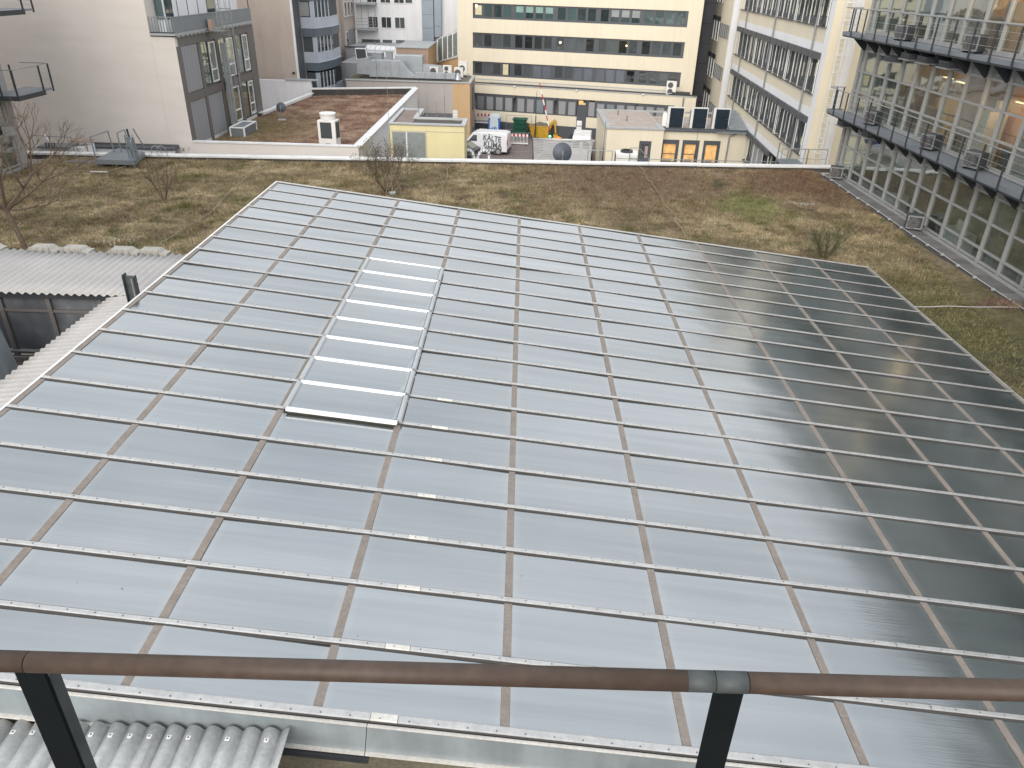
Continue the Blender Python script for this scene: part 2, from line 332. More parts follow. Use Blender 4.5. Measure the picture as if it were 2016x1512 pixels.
m_('duct', (.36, .385, .41), .4, .55, var=.14, scale=1.1)
m_('duct_silver', (.55, .56, .57), .3, .7, var=.1)
m_('blue_metal', (.27, .315, .36), .45, .3, var=.1, scale=.8)
m_('bay_blue', (.42, .46, .52), .5, .1, var=.08)
m_('bay_dark', (.10, .125, .15), .5, .1)
m_('ac_white', (.66, .65, .62), .5, var=.05)
m_('ac_dark', (.045, .05, .054), .6)
m_('fan_grey', (.10, .095, .095), .6)
m_('dish', (.07, .08, .10), .5, .1)
m_('bark', (.13, .095, .07), .9, var=.3, scale=8, fine=.2)
m_('twig', (.105, .078, .058), .9, var=.25, scale=6)
m_('leaf', (.07, .075, .035), .8, rand=.2)
m_('stone', (.38, .36, .32), .9, var=.2, fine=.2)
m_('wire', (.26, .21, .15), .6)
m_('car_white', (.70, .71, .72), .25, spec=.6)
m_('car_dark', (.06, .07, .08), .25, .4, spec=.6)
m_('black', (.02, .02, .02), .6)
m_('text_dark', (.10, .105, .12), .6)
m_('blue', (.03, .14, .50), .45); m_('wc_white', (.62, .70, .76), .5)
m_('green_box', (.012, .075, .05), .5, var=.15)
m_('skip', (.50, .30, .03), .55, var=.2, scale=4)
m_('red', (.42, .035, .04), .5); m_('white', (.72, .72, .72), .5); m_('orange', (.75, .28, .03), .5)
m_('blind', (.26, .27, .27), .8, rand=.1); m_('blind_green', (.20, .31, .28), .7); m_('curtain', (.55, .50, .33), .8, var=.1)
m_('solar', (.018, .03, .045), .3, .3); m_('lamp_warm', (1, .72, .38), .5, emit=1.6); m_('lamp_white', (1, .93, .8), .5, emit=4)
m_('lit_yellow', (.66, .38, .15), .6, emit=.15, var=.5, scale=2.2); m_('green_light', (.1, 1, .45), .5, emit=6)
m_('room_beige', (.36, .31, .255), .85, var=.25, scale=.7); m_('room_grey', (.29, .30, .29), .85, var=.3, scale=.8); m_('room_rose', (.36, .26, .245), .85, var=.25, scale=.7)
m_('room_orange', (.72, .33, .08), .8, var=.15, scale=.6); m_('room_floor', (.15, .12, .10), .8); m_('furniture', (.20, .17, .14), .7, rand=.5); m_('teal', (.05, .25, .22), .7)
m_('spandrel', (.20, .225, .22), .25, var=.12, scale=.6, spec=.7, rand=.12)
m_('translucent_wall', (.12, .125, .135), .25, var=.45, scale=1.5, streak=.3, spec=.8)
m_('brick_dark', (.12, .10, .09), .9, var=.3)
m_('dark_tower', (.085, .085, .10), .5, .2, var=.1)
MT['roof_glass'] = roof_glass(); MT['light_glass'] = roof_glass(False)
MT['pane_view'] = glassmat('clear_office_pane', (.90, .95, .92), .11, see=.88, dark=(.11, .122, .112), rand=.8, fres=1.5)
MT['pane_far'] = glassmat('dark_window_pane', (.5, .55, .55), .07, see=.0, dark=(.036, .042, .045), rand=1.4, fres=1.45)
MT['pane_green'] = glassmat('greenish_window_pane', (.5, .6, .58), .08, see=.0, dark=(.035, .06, .06), rand=.9)
MT['turf'] = turf('dry_turf'); MT['blades'] = turf('dry_grass_blades', True)
MT['turf_red'] = turf('red_sedum', red=True); MT['blades_red'] = turf('red_sedum_tufts', True, True)

# ================================================================ SETTING
b = MB(); b.face([(-700, -400, -.02), (700, -400, -.02), (700, 900, -.02), (-700, 900, -.02)])
struct('ground', b, MT['asphalt'])
b = MB(); b.face([(-12, 41, 0), (18, 41, 0), (18, 88, 0), (-12, 88, 0)]); struct('courtyard_paving', b, MT['asphalt'])
# a drainage channel crossing the yard and faded parking lines
for q in ([(-2.2, 60.6), (-1.9, 60.4), (.75, 66.2), (.45, 66.4)], [(.5, 67.2), (.8, 67.0), (2.6, 73.5), (2.3, 73.7)]):
    b = MB(); b.face([(x, y, .006) for x, y in q]); struct('drain_channel', b, MT['coping_grey'])
for q in ([(-3.2, 63.4), (-.2, 62.9), (-.2, 63.05), (-3.2, 63.55)], [(-3.2, 61.2), (-1.2, 61.0), (-1.2, 61.12), (-3.2, 61.32)]):
    b = MB(); b.face([(x, y, .008) for x, y in q]); struct('parking_line', b, MT['skip'])

# ---------------- planted flat roof (z 5.9)
GX0, GX1 = -24.0, 15.7
PA, PB = (-27.0, 38.55), (17.2, 41.05)     # parapet line
def pary(x): return PA[1] + (x - PA[0]) * (PB[1] - PA[1]) / (PB[0] - PA[0])
def hgt(x, y): return .05 * noise.noise(Vector((x * .35, y * .35, 1))) + .03 * noise.noise(Vector((x * 1.3, y * 1.3, 4)))
b = MB()
nx, ny = 150, 110
xs = np.linspace(GX0, GX1, nx); idx = {}
for j in range(ny):
    for i in range(nx):
        x = xs[i]; y1 = pary(x) - .12; y = 14 + (y1 - 14) * j / (ny - 1); idx[i, j] = len(b.v); b.v.append((x, y, 5.9 + hgt(x, y)))
def grass_ok(x, y):
    if y < 17.75 and x < -8.0: return False
    if -7.95 < x < 11.95 and y < 24.35: return False
    if x > 14.35 + max(0, min(1.3, (y - 22) * .16)): return False
    return True
for j in range(ny - 1):
    for i in range(nx - 1):
        cx = (b.v[idx[i, j]][0] + b.v[idx[i + 1, j]][0]) / 2; cy = b.v[idx[i, j]][1]
        if cy < 17.7 and cx < -8.1: continue
        if -7.8 < cx < 11.8 and cy < 24.0: continue
        b.f.append((idx[i, j], idx[i + 1, j], idx[i + 1, j + 1], idx[i, j + 1])); b.m.append(0)
b.face([(11.7, -6, 5.9), (16.0, -6, 5.9), (16.0, 14, 5.9), (11.7, 14, 5.9)])
struct('roof_turf', b, MT['turf'])

def blades(name, n, sampler, z, mats, label, hmin=.03, hmax=.1, wid=.010, seed=1):
    rg = np.random.default_rng(seed); P = sampler(rg, n); k = len(P)
    ang = rg.uniform(0, 2 * np.pi, k); lean = rg.uniform(.2, 1.3, k); h = rg.uniform(hmin, hmax, k) * (1 + .8 * (rg.random(k) > .93))
    zz = np.array([z(x, y) for x, y in P]) - .005
    w_ = wid * rg.uniform(.6, 1.6, k); a2 = rg.uniform(0, 2 * np.pi, k)
    v = np.zeros((k, 3, 3))
    v[:, 0] = np.c_[P[:, 0] + np.cos(a2) * w_, P[:, 1] + np.sin(a2) * w_, zz]
    v[:, 1] = np.c_[P[:, 0] - np.cos(a2) * w_, P[:, 1] - np.sin(a2) * w_, zz]
    v[:, 2] = np.c_[P[:, 0] + np.cos(ang) * h * np.sin(lean), P[:, 1] + np.sin(ang) * h * np.sin(lean), zz + h * np.cos(lean) + .01]
    me = bpy.data.meshes.new(name); me.vertices.add(3 * k); me.vertices.foreach_set('co', v.ravel())
    me.loops.add(3 * k); me.loops.foreach_set('vertex_index', np.arange(3 * k, dtype=np.int32))
    me.polygons.add(k); me.polygons.foreach_set('loop_start', np.arange(0, 3 * k, 3, dtype=np.int32)); me.polygons.foreach_set('loop_total', np.full(k, 3, dtype=np.int32))
    me.materials.append(mats); me.update(calc_edges=True)
    o = link(name, me, None, label, 'stuff'); o['category'] = 'grass'; return o
def s_main(rg, n):
    out = []
    x = rg.uniform(GX0, 15.7, n * 2); y = rg.uniform(15, 41, n * 2)
    for a, c in zip(x, y):
        if c > pary(a) - .25 or not grass_ok(a, c): continue
        d = noise.noise(Vector((a * .9, c * .9, 7)))
        if d < -.32 and rg.random() < .5: continue
        out.append((a, c))
        if len(out) >= n: break
    return np.array(out)
blades('grass', 230000, s_main, lambda x, y: 5.9 + hgt(x, y), MT['blades'], 'dry straw and olive grass covering the flat roof around the glass roof', .035, .11, .014)
# taller dead tufts
def s_tuft(rg, n):
    out = []
    while len(out) < n:
        a, c = rg.uniform(GX0, 15.5), rg.uniform(18, 40.5)
        if c > pary(a) - .5 or not grass_ok(a, c) or noise.noise(Vector((a * .35, c * .35, 2))) < .05: continue
        for _ in range(70): out.append((a + rg.normal(0, .09), c + rg.normal(0, .09)))
    return np.array([p for p in out if grass_ok(p[0], p[1])])
blades('tall_grass', 52000, s_tuft, lambda x, y: 5.9 + hgt(x, y), MT['blades'], 'taller tufts of dead grass scattered over the planted roof', .08, .26, .010, 3)

# building that carries the planted roof
tb = thing('roof_terrace_building', 'low building carrying the grassed flat roof with a pale metal parapet', 'building', (0, 0, 0))
b = MB(); b.prism([(-24, 17.7), (-8.0, 17.7), (-8.0, 24.3), (11.9, 24.3), (11.9, -6), (16.6, -6), (16.6, pary(16.6)), (-24, pary(-24))], 0, 5.78); part('wall', b, MT['plaster'], tb)
for i in range(17):
    x0 = -27.0 + 44.2 * i / 17; x1 = -27.0 + 44.2 * (i + 1) / 17 - .012; y0, y1 = pary(x0), pary(x1)
    z = 6.06 + .006 * math.sin(i * 2.1)
    b = MB(); b.hexa([(x0, y0 - .20, z - .05), (x1, y1 - .20, z - .05), (x1, y1 + .22, z - .05), (x0, y0 + .22, z - .05), (x0, y0 - .20, z + .03), (x1, y1 - .20, z + .03), (x1, y1 + .22, z + .05), (x0, y0 + .22, z + .05)])
    part('coping', b, MT['coping'], tb)
b = MB(); b.hexa([(PA[0], PA[1] - .14, 5.78), (PB[0], PB[1] - .14, 5.78), (PB[0], PB[1] + .15, 5.78), (PA[0], PA[1] + .15, 5.78), (PA[0], PA[1] - .14, 6.02), (PB[0], PB[1] - .14, 6.02), (PB[0], PB[1] + .15, 6.02), (PA[0], PA[1] + .15, 6.02)])
part('parapet', b, MT['bitumen'], tb)
# kerb and slabs along the glazed office building
for i in range(34):
    y0 = 21.0 + i * .56
    b = MB(); b.box((15.92, y0, 5.84), (16.47, y0 + .54, 5.925 + rnd.uniform(-.008, .012))); part('paving_slab', b, MT['paver'], tb)
b = MB(); b.box((15.6, 0, 5.80), (16.64, 21.0, 5.915)); b.box((15.66, 21, 5.79), (15.9, 40.6, 5.905)); part('dark_edge_strip', b, MT['bitumen'], tb)  # dark strip between the grass and the slabs

# low terrace roof behind the parapet, carrying plant and the yellow room
b = MB(); b.prism([(-8.2, pary(-8.2) + .25), (14.9, pary(14.9) + .25), (14.9, 48.4), (-8.2, 48.4)], 0, 4.35)
solo('lower_terrace_block', b, MT['bitumen'], 'dark flat terrace block hidden just behind the parapet, carrying plant', 'building')
b = MB(); b.prism([(-26.5, pary(-26.5) + .25), (-9.25, pary(-9.25) + .25), (-9.25, 42.95), (-26.5, 42.95)], 0, 4.7)
solo('light_well_floor', b, MT['coping_grey'], 'pale flat floor of the light well behind the parapet at left', 'terrace')

# ================================================================ GLASS ROOF
SL = .11541; GO = Vector((-7.927, 24.334, 8.559)); CW, RW, NC, NR = 2.0, .95987, 10, 20
gr = thing('glass_roof', 'huge sloping roof of frosted glass panes held by aluminium bars', 'glass roof', GO)
gr.rotation_euler = (0, SL, 0)
pm = MB().box((-(CW - .1) / 2, -(RW - .05) / 2, -.014), ((CW - .1) / 2, (RW - .05) / 2, 0)).mesh('glass_pane', MT['roof_glass'])
for j in range(NR):
    for i in range(NC):
        o = link('glass_pane', pm, gr, loc=((i + .5) * CW, -(j + .5) * RW, -.004))
        o.rotation_euler = (R(rnd.gauss(0, .15)), R(rnd.gauss(0, .32)), 0)
jm = [MB().box((-.05, -RW / 2 + .03, -.02), (.05, RW / 2 - .03, .005)).mesh('joint_strip', MT['joint']),
      MB().box((-.051, -RW / 2 + .03, -.02), (.048, RW * .2, .006)).box((-.049, RW * .2 + .004, -.02), (.051, RW / 2 - .03, .007)).mesh('joint_strip', MT['joint'])]
for i in range(NC + 1):
    for j in range(NR):
        link('joint_strip', jm[int(rnd.random() < .3)], gr, loc=(i * CW + (.03 if i == 0 else (-.03 if i == NC else 0)) + rnd.uniform(-.003, .003), -(j + .5) * RW, 0))
SPL = [(3.285, 3.43), (6.585, 6.665)]
def cap(x0, x1, y, key='alu', h=.026, w=.074):
    b = MB(); b.prism([(y - w / 2, .006), (y - w / 2, h * .75), (y - w * .36, h), (y + w * .36, h), (y + w / 2, h * .75), (y + w / 2, .006)], x0, x1, ax='x')
    return b
for j in range(NR + 1):
    y = -j * RW + (.02 if j == NR else 0) - (.02 if j == 0 else 0)
    spans = [(0, NC * CW)]
    if 7 <= j <= 13: spans = [(0, 2.05 * CW), (3.0 * CW, NC * CW)]
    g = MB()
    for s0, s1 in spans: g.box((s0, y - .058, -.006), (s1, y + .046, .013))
    part('gasket_shadow_line', g, MT['rubber'], gr)  # rubber gasket, widened on the near side as a painted shadow line
    for s0, s1 in spans:
        cuts = [s0] + [c * CW for p in SPL for c in p if s0 < c * CW < s1] + [s1]
        for a, c in zip(cuts, cuts[1:]):
            spl = any(abs(a - p[0] * CW) < .01 for p in SPL)
            part('cover_bar', cap(a + .003, c - .003, y, h=.029 if spl else .026, w=(.10 if j == NR else .074)), MT['gutter' if (spl and a < 7 and j > 12) else 'alu'], gr)
sc = MB()
for j in range(1, NR + 1):
    for k in range(64):
        x = .16 + k * .31
        if 7 <= j <= 13 and 2.03 * CW < x < 3.02 * CW: continue
        sc.box((x - .007, -j * RW - .007, .024), (x + .007, -j * RW + .007, .031))
part('screw', sc, MT['screw'], gr, kind='stuff')
lt = MB()
for _ in range(70):
    x, y, s, a = rnd.uniform(.2, 19.8), -rnd.uniform(.3, 19), rnd.uniform(.006, .02), rnd.uniform(0, 3.1)
    lt.face([(x + s * math.cos(a), y + s * math.sin(a), .004), (x - s * .4 * math.sin(a), y + s * .4 * math.cos(a), .009), (x - s * math.cos(a), y - s * math.sin(a), .004), (x + s * .4 * math.sin(a), y - s * .4 * math.cos(a), .003)])
part('leaf_litter', lt, MT['twig'], gr, kind='stuff')
# flashings along the four edges
b = MB().box((-.045, -NR * RW, -.10), (-.005, .02, .016)); part('edge_flashing', b, MT['alu_white'], gr)
b = MB().box((NC * CW + .005, -NR * RW, -.22), (NC * CW + .035, .02, .016)); part('edge_flashing', b, MT['coping_grey'], gr)
b = MB().box((-.045, .025, -.10), (NC * CW + .035, .06, .018)); part('edge_flashing', b, MT['alu_white'], gr)
# fascia, drip edges and gutter at the near eave
ye = -NR * RW
cuts = [-.02, 6.55, 13.2, 20.02]
for a, c in zip(cuts, cuts[1:]):
    b = MB().box((a + .004, ye - .075, -.035), (c - .004, ye - .03, -.022)); part('drip_edge', b, MT['gutter'], gr)
    b = MB().box((a + .004, ye - .065, -.44), (c - .004, ye - .045, -.036)); part('fascia_sheet', b, MT['zinc'], gr)
    b = MB().box((a + .004, ye - .105, -.47), (c - .004, ye - .045, -.445)); part('drip_edge', b, MT['gutter'], gr)
b = MB().box((-.02, ye - .04, -.40), (20.0, ye, -.02)); part('eave_beam', b, MT['steel_dark'], gr)
b = MB().box((5.0, ye - .13, -.56), (6.6, ye - .06, -.49)); part('gutter_bracket', b, MT['steel_dark'], gr)
# walls below the glass (in the frame of the slope)
b = MB().box((.02, -NR * RW + .01, -2.6), (.10, -.02, -.03)); part('side_wall', b, MT['translucent_wall'], gr)
b = MB().box((NC * CW - .1, -NR * RW + .01, -.6), (NC * CW - .02, -.02, -.03)); part('side_wall', b, MT['plaster'], gr)
b = MB().box((.1, -.14, -2.6), (NC * CW - .1, -.04, -.03)); part('end_wall', b, MT['plaster'], gr)
b = MB().box((.1, ye + .05, -3.2), (NC * CW - .1, ye + .12, -.42)); part('end_wall', b, MT['mossy'], gr)
# raised roof light: eight panes, rows 6.1 to 14.1, column 2.04 to 3.0
x0, x1 = 2.045 * CW, 3.005 * CW; y0, dy = -14.11 * RW, .993 * RW
rl = part('roof_light', MB().box((x0 + .03, y0 + .03, .002), (x1 - .03, y0 + 8 * dy - .03, .10)), MT['joint'], gr, loc=(0, 0, -.035))
def rail(p, q, w=.1, h=.075):
    p = Vector(p); q = Vector(q); d = (q - p).normalized(); a = Vector((0, 0, 1)).cross(d).normalized() * w / 2
    prof = [(-1, 0), (-1, .45), (-.62, .85), (0, 1), (.62, .85), (1, .45), (1, 0)]
    b = MB(); n = len(prof)
    for c in (p, q):
        for u, v in prof: b.v.append(tuple(c + a * u + Vector((0, 0, h * v))))
    for i in range(n - 1): b.f.append((i, i + 1, n + i + 1, n + i)); b.m.append(0)
    b.f.append(tuple(range(n))); b.m.append(0); b.f.append(tuple(range(n, 2 * n))[::-1]); b.m.append(0); return b
for k in range(9):
    y = y0 + k * dy; top = k == 8
    part('cross_rail', rail((x0 + .02, y, .085), (x1 - .02, y, .085), .05 if top else .10, .045 if top else .055), MT['alu_bright'], rl)
    if k < 8:
        b = MB(); xa, xb, ya, yb = x0 + .05, x1 - .05, y + .06, y + dy - .05; nn = 6
        for jj in range(nn + 1):
            for ii in range(nn + 1):
                u, v = ii / nn, jj / nn; b.v.append((xa + (xb - xa) * u, ya + (yb - ya) * v, .105 + .012 * (16 * u * (1 - u) * v * (1 - v)) ** .5))
        for jj in range(nn):
            for ii in range(nn): a = jj * (nn + 1) + ii; b.f.append((a, a + 1, a + nn + 2, a + nn + 1)); b.m.append(0)
        part('glass_pane', b, MT['light_glass'], rl, smooth=True)
        part('side_rail', rail((x0, y + .05, .085), (x0, y + dy - .05, .085), .11, .06), MT['coping_grey'], rl)
        part('side_rail', rail((x1, y + .05, .085), (x1, y + dy - .05, .085), .11, .06), MT['coping_grey'], rl)
        part('edge_reflection_strip', MB().hexa([(x1 - .16, y + .06, .10), (x1 - .045, y + .06, .10), (x1 - .045, y + dy - .06, .10), (x1 - .09, y + dy - .06, .10), (x1 - .14, y + .09, .112), (x1 - .045, y + .06, .145), (x1 - .045, y + dy - .06, .145), (x1 - .08, y + dy - .09, .112)]), MT['zinc'], rl)  # zinc wedge modelled in place of a dark curved reflection

# ================================================================ CORRUGATED CANOPIES AND THE OPEN PIT AT LEFT
def wave_sheet(u0, u1, v0, v1, z0, z1, axis='y', pitch=.18, amp=.026, th=.007, ph=0):
    """ridges run along `axis` (v), waves across u; z goes z0 at v0 to z1 at v1"""
    b = MB(); n = max(6, int((u1 - u0) / pitch * 10)); vs = [v0 + (v1 - v0) * k / 4 for k in range(5)]
    for s in (1, 0):
        for v in vs:
            t = (v - v0) / (v1 - v0)
            for i in range(n + 1):
                u = u0 + (u1 - u0) * i / n; cw_ = math.cos(2 * math.pi * (u + ph) / pitch); z = z0 + (z1 - z0) * t + (amp * cw_ if pitch < .19 else amp * (2 * abs(math.cos(math.pi * (u + ph) / pitch)) ** .75 - 1)) - (0 if s else th)
                b.v.append((u, v, z) if axis == 'y' else (v, u, z))
    K = n + 1; O = 5 * K
    for j in range(4):
        for i in range(n):
            a = j * K + i; b.f.append((a, a + 1, a + K + 1, a + K)); b.f.append((O + a, O + a + K, O + a + K + 1, O + a + 1)); b.m += [0, 0]
    for i in range(n):
        b.f.append((i, O + i, O + i + 1, i + 1)); a = 4 * K + i; b.f.append((a, a + 1, O + a + 1, O + a)); b.m += [0, 0]
    for j in range(4):
        a = j * K; b.f.append((a, a + K, O + a + K, O + a)); a = j * K + n; b.f.append((a, O + a, O + a + K, a + K)); b.m += [0, 0]
    return b
cn = thing('corrugated_canopy', 'whitish corrugated canopy over the far side of the open pit, ridges running away', 'canopy', (0, 0, 0))
us = [-13.9 + .9 * k for k in range(7)]
for k, u in enumerate(us):
    u1 = min(u + .93, -8.02); part('corrugated_sheet', wave_sheet(u, u1, 15.15, 17.75, 8.27 + .003 * (k % 2), 8.34 + .003 * (k % 2)), MT['wave'], cn, smooth=True)
part('eave_beam', MB().beam((-14, 15.33, 8.16), (-9.0, 15.33, 8.16), .10, .12), MT['steel_dark'], cn)
part('eave_beam', MB().beam((-14, 17.6, 8.22), (-8.1, 17.6, 8.22), .10, .12), MT['steel_dark'], cn)
sc2 = thing('corrugated_canopy', 'narrow whitish corrugated canopy running along the left edge of the glass roof', 'canopy', (0, 0, 0))
v = 5.2
k = 0
while v < 15.15:
    v1 = min(v + .93, 15.2); part('corrugated_sheet', wave_sheet(v, v1, -9.02, -7.90, 8.20 + .003 * (k % 2), 8.36 + .003 * (k % 2), axis='x'), MT['wave'], sc2, smooth=True); v += .9; k += 1
part('eave_beam', MB().beam((-8.85, 5.2, 8.10), (-8.85, 15.1, 8.10), .10, .12), MT['steel_dark'], sc2)
for y in (5.4, 8.6, 11.8, 15.0): part('post', MB().beam((-8.85, y, 5.0), (-8.85, y, 8.05), .1), MT['steel_dark'], sc2)
# ridge covers of weathered GRP at the far edge of the canopy
CAPS = []
for k, x in enumerate((-13.35, -11.95, -11.15, -9.95, -9.22)):
    b = MB(); b.v = []; n = 8
    prof = [(-.36, -.03), (-.36, .03), (-.22, .125), (.22, .125), (.36, .03), (.36, -.03)]
    b.prism([(x + p, z) for p, z in prof], 17.70, 18.02, ax='y'); b.v = [(p[0], p[1], p[2] + 8.30) for p in b.v]
    for q in range(4): b.box((x - .24 + q * .15, 17.685, 8.30 + .02), (x - .20 + q * .15, 17.70, 8.43))
    b.box((x + .34, 17.6, 8.27), (x + .50, 17.9, 8.385))
    nm = ['farthest left, beside the bare tree', 'second from the left', 'third from the left, touching the second', 'second from the right', 'rightmost, nearest the glass roof'][k]
    solo('ridge_cover', b, MT['cover'], 'yellowed ridge cover on the corrugated canopy, ' + nm, 'ridge cover', 'ridge covers on the canopy edge')
# pit
pw = thing('translucent_wall', 'dark framed wall of cloudy translucent panels below the corrugated canopy', 'wall', (0, 0, 0))
xs_ = [-14.0, -12.55, -11.98 + .5, -10.42, -9.2]
xs_ = [-14.0, -12.7, -11.62, -10.52, -9.35]
for a, c in zip(xs_, xs_[1:]):
    for z0, z1 in ((7.79, 8.06), (6.75, 7.70)): part('panel', MB().box((a + .05, 15.42, z0), (c - .05, 15.44, z1)), MT['translucent_wall'], pw)
    part('mullion', MB().box((c - .05, 15.36, 6.6), (c + .05, 15.47, 8.09)), MT['frame_brown'], pw)
for z in (8.09, 7.745, 6.68): part('rail', MB().box((-14, 15.38, z - .03), (-9.2, 15.455, z + .04)), MT['frame_brown'], pw)
part('sill_tube', MB().tube((-14, 15.2, 6.83), (-9.3, 15.2, 6.80), .03), MT['steel_galv'], pw)
part('sill_tube', MB().tube((-14, 15.2, 6.66), (-9.3, 15.2, 6.64), .03), MT['steel_galv'], pw)
struct('pit_floor', MB().box((-24, 5, 6.3), (-8.1, 15.6, 6.5)), MT['brick_dark'])
solo('pit_side_wall', MB().box((-24.1, 5, 5), (-23.9, 17.7, 8.2)), MT['plaster'], 'pale wall closing the open pit on its far left side', 'wall')
# sheet-metal housing standing in the pit
hb = thing('metal_housing', 'tall pale sheet metal housing standing in the open pit at the left edge', 'housing', (-11.35, 13.7, 6.5))
part('body', MB().hexa([(-1, -.9, 0), (.58, -.9, 0), (.62, .5, 0), (-1, .5, 0), (-1, -.9, 1.75), (.44, -.9, 1.75), (.44, .45, 1.75), (-1, .45, 1.75)]), MT['zinc'], hb, bevel=.01)
part('lid', MB().box((-1.05, -.95, 1.755), (.56, .52, 1.83)), MT['alu_white'], hb, bevel=.01)
part('foot_flashing', MB().box((-1.05, -.98, -.02), (.66, .55, .12)), MT['zinc_dark'], hb)
bp = thing('blue_post', 'end of a dark blue post at the left edge above the pit', 'post', (-12.05, 15.05, 6.5))
part('shaft', MB().box((-.09, -.05, 0), (.09, .05, 2.02)), MT['blue'], bp)
part('cap', MB().box((-.10, -.06, 2.02), (.10, .06, 2.05)), MT['blue'], bp)
# steel I-profile standing between canopy and glass
sp = thing('steel_stanchion', 'grey steel profile stub rising beside the left edge of the glass roof', 'steel post', (-8.18, 14.75, 8.0))
part('web', MB().box((-.10, -.045, 0), (.09, -.035, .93)), MT['rail_grey'], sp)
part('flange', MB().box((-.115, -.12, 0), (-.10, .06, .96)), MT['rail_grey'], sp)
part('flange', MB().box((.09, -.10, 0), (.105, .06, .91)), MT['rail_grey'], sp)
part('bolt', MB().tube((.105, -.02, .78), (.135, -.02, .78), .018), MT['screw'], sp)
part('stiffener', MB().box((.03, -.06, .2), (.06, -.045, .86)), MT['steel_galv'], sp)

# weathered corrugated roof at the bottom left
nr = thing('corrugated_roof', 'weathered grey corrugated roof below the handrail at bottom left, ridges to the camera', 'roof', (0, 0, 0))
k = 0; u = -7.6
while u < -2.3:
    u1 = min(u + 1.03, -2.22); part('corrugated_sheet', wave_sheet(u, u1, 1.8, 5.03, 7.59 + .004 * (k % 2), 7.72 + .004 * (k % 2), pitch=.2, amp=.046, ph=.02), MT['wave_near'], nr, smooth=True); u += 1.0; k += 1
wm = MB().box((-.022, -.022, 0), (.022, .022, .006)).tube((0, 0, .006), (0, 0, .018), .008, 6, mi=1).mesh('roof_screw', [MT['alu_white'], MT['screw']])
for i in range(26):
    if rnd.random() < .25: continue
    link('roof_screw', wm, nr, loc=(-7.42 + i * .2, 4.88, 7.762))
part('support_beam', MB().box((-7.6, 4.5, 7.42), (-2.3, 4.62, 7.54)), MT['steel_dark'], nr)
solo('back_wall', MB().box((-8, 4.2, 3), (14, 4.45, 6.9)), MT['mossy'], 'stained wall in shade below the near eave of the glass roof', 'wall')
solo('hanging_cable', MB().path([(-1.92, 4.7, 7.52), (-1.90, 4.62, 7.3), (-1.84, 4.55, 6.9)], .008, 5), MT['black'], 'thin black cable hanging under the near eave of the glass roof', 'cable')

# ================================================================ HANDRAIL IN FRONT
hr = thing('handrail', 'brown tubular handrail with grey joints on dark steel posts across the foreground', 'handrail', (0, 1.45, 12.955))
def railseg(x0, x1, key, r=.0298, n=28): return MB().tube((x0, 0, .004 + x0 * .004), (x1, 0, .004 + x1 * .004), r, n), MT[key]
for x0, x1, key, r, nm in ((-3.4, -1.354, 'rail_brown', .0298, 'tube'), (-1.351, .515, 'rail_brown', .0298, 'tube'), (.515, .592, 'rail_grey', .0300, 'sleeve'), (.594, .684, 'rail_grey', .0305, 'clamp'), (.687, 3.6, 'rail_brown', .0298, 'tube')):
    mb, mt = railseg(x0, x1, key, r); part(nm, mb, mt, hr, smooth=False)
for x in (-1.36, .64):
    p = part('post', MB().box((x - .042, -.006, -1.6), (x + .042, .006, -.02)), MT['post_dark'], hr)
    part('back_plate', MB().box((x + .030, .008, -1.6), (x + .042, .05, -.07)), MT['rail_grey'], p)
for o in hr.children:
    if o.name.startswith(('tube', 'sleeve', 'clamp')):
        o.data.polygons.foreach_set('use_smooth', [len(p.vertices) == 4 for p in o.data.polygons])
# ================================================================ GLAZED OFFICE BUILDING, RIGHT (facade plane x = 16.65)
gb = thing('glazed_office_building', 'long grey framed glazed office building along the right side of the planted roof', 'building', (16.65, 0, 0))
YM = [40.3 - .02] + [39.72 - 1.3637 * k for k in range(32)]          # mullion lines
ROWS = [[6.05, 6.48, 7.41, 8.30, 9.02], [9.12, 10.02, 10.95, 11.88, 12.58], [12.75, 13.65, 14.6, 15.55, 16.2]]
part('plinth', MB().box((-.06, -4, 5.2), (.14, 40.3, 5.98)).box((-.16, -4, 5.86), (-.055, 40.3, 5.95)), MT['frame_light'], gb)
part('back_wall', MB().box((5.4, -4, 0), (9, 40.3, 16.9)), MT['room_grey'], gb)
part('end_wall', MB().box((.02, 40.3, 0), (9, 40.5, 16.9)), MT['cream'], gb)
part('end_wall', MB().box((.02, -4.2, 0), (9, -4, 16.9)), MT['plaster'], gb)
part('roof', MB().box((-.3, -4.2, 16.9), (9, 40.5, 17.2)).box((-.1, -4, 16.24), (.1, 40.3, 16.9)), MT['coping_grey'], gb)
for z in (5.5, 9.03, 12.6, 16.22): part('floor_slab', MB().box((.12, -4, z - (.2 if z > 6 else .1)), (5.4, 40.3, z)), MT['room_floor' if z < 6 else 'room_grey'], gb)
for k, y in enumerate(YM):
    w2 = .055
    if k < 16: part('mullion', MB().box((-.05, y - w2, 5.98), (.09, y + w2, 16.24)).box((-.075, y - .02, 5.98), (-.05, y + .02, 16.24)), MT['frame_light'], gb)
mb = MB()
for y in YM[16:]: mb.box((-.05, y - .055, 5.98), (.09, y + .055, 16.24))
part('mullion', mb, MT['frame_light'], gb, kind='stuff')
for r in ROWS:
    for z in r: part('transom', MB().box((-.028, -4, z - .035), (.075, 40.25, z + .035)), MT['frame_light'], gb)
pc = {}; far_panes = MB()
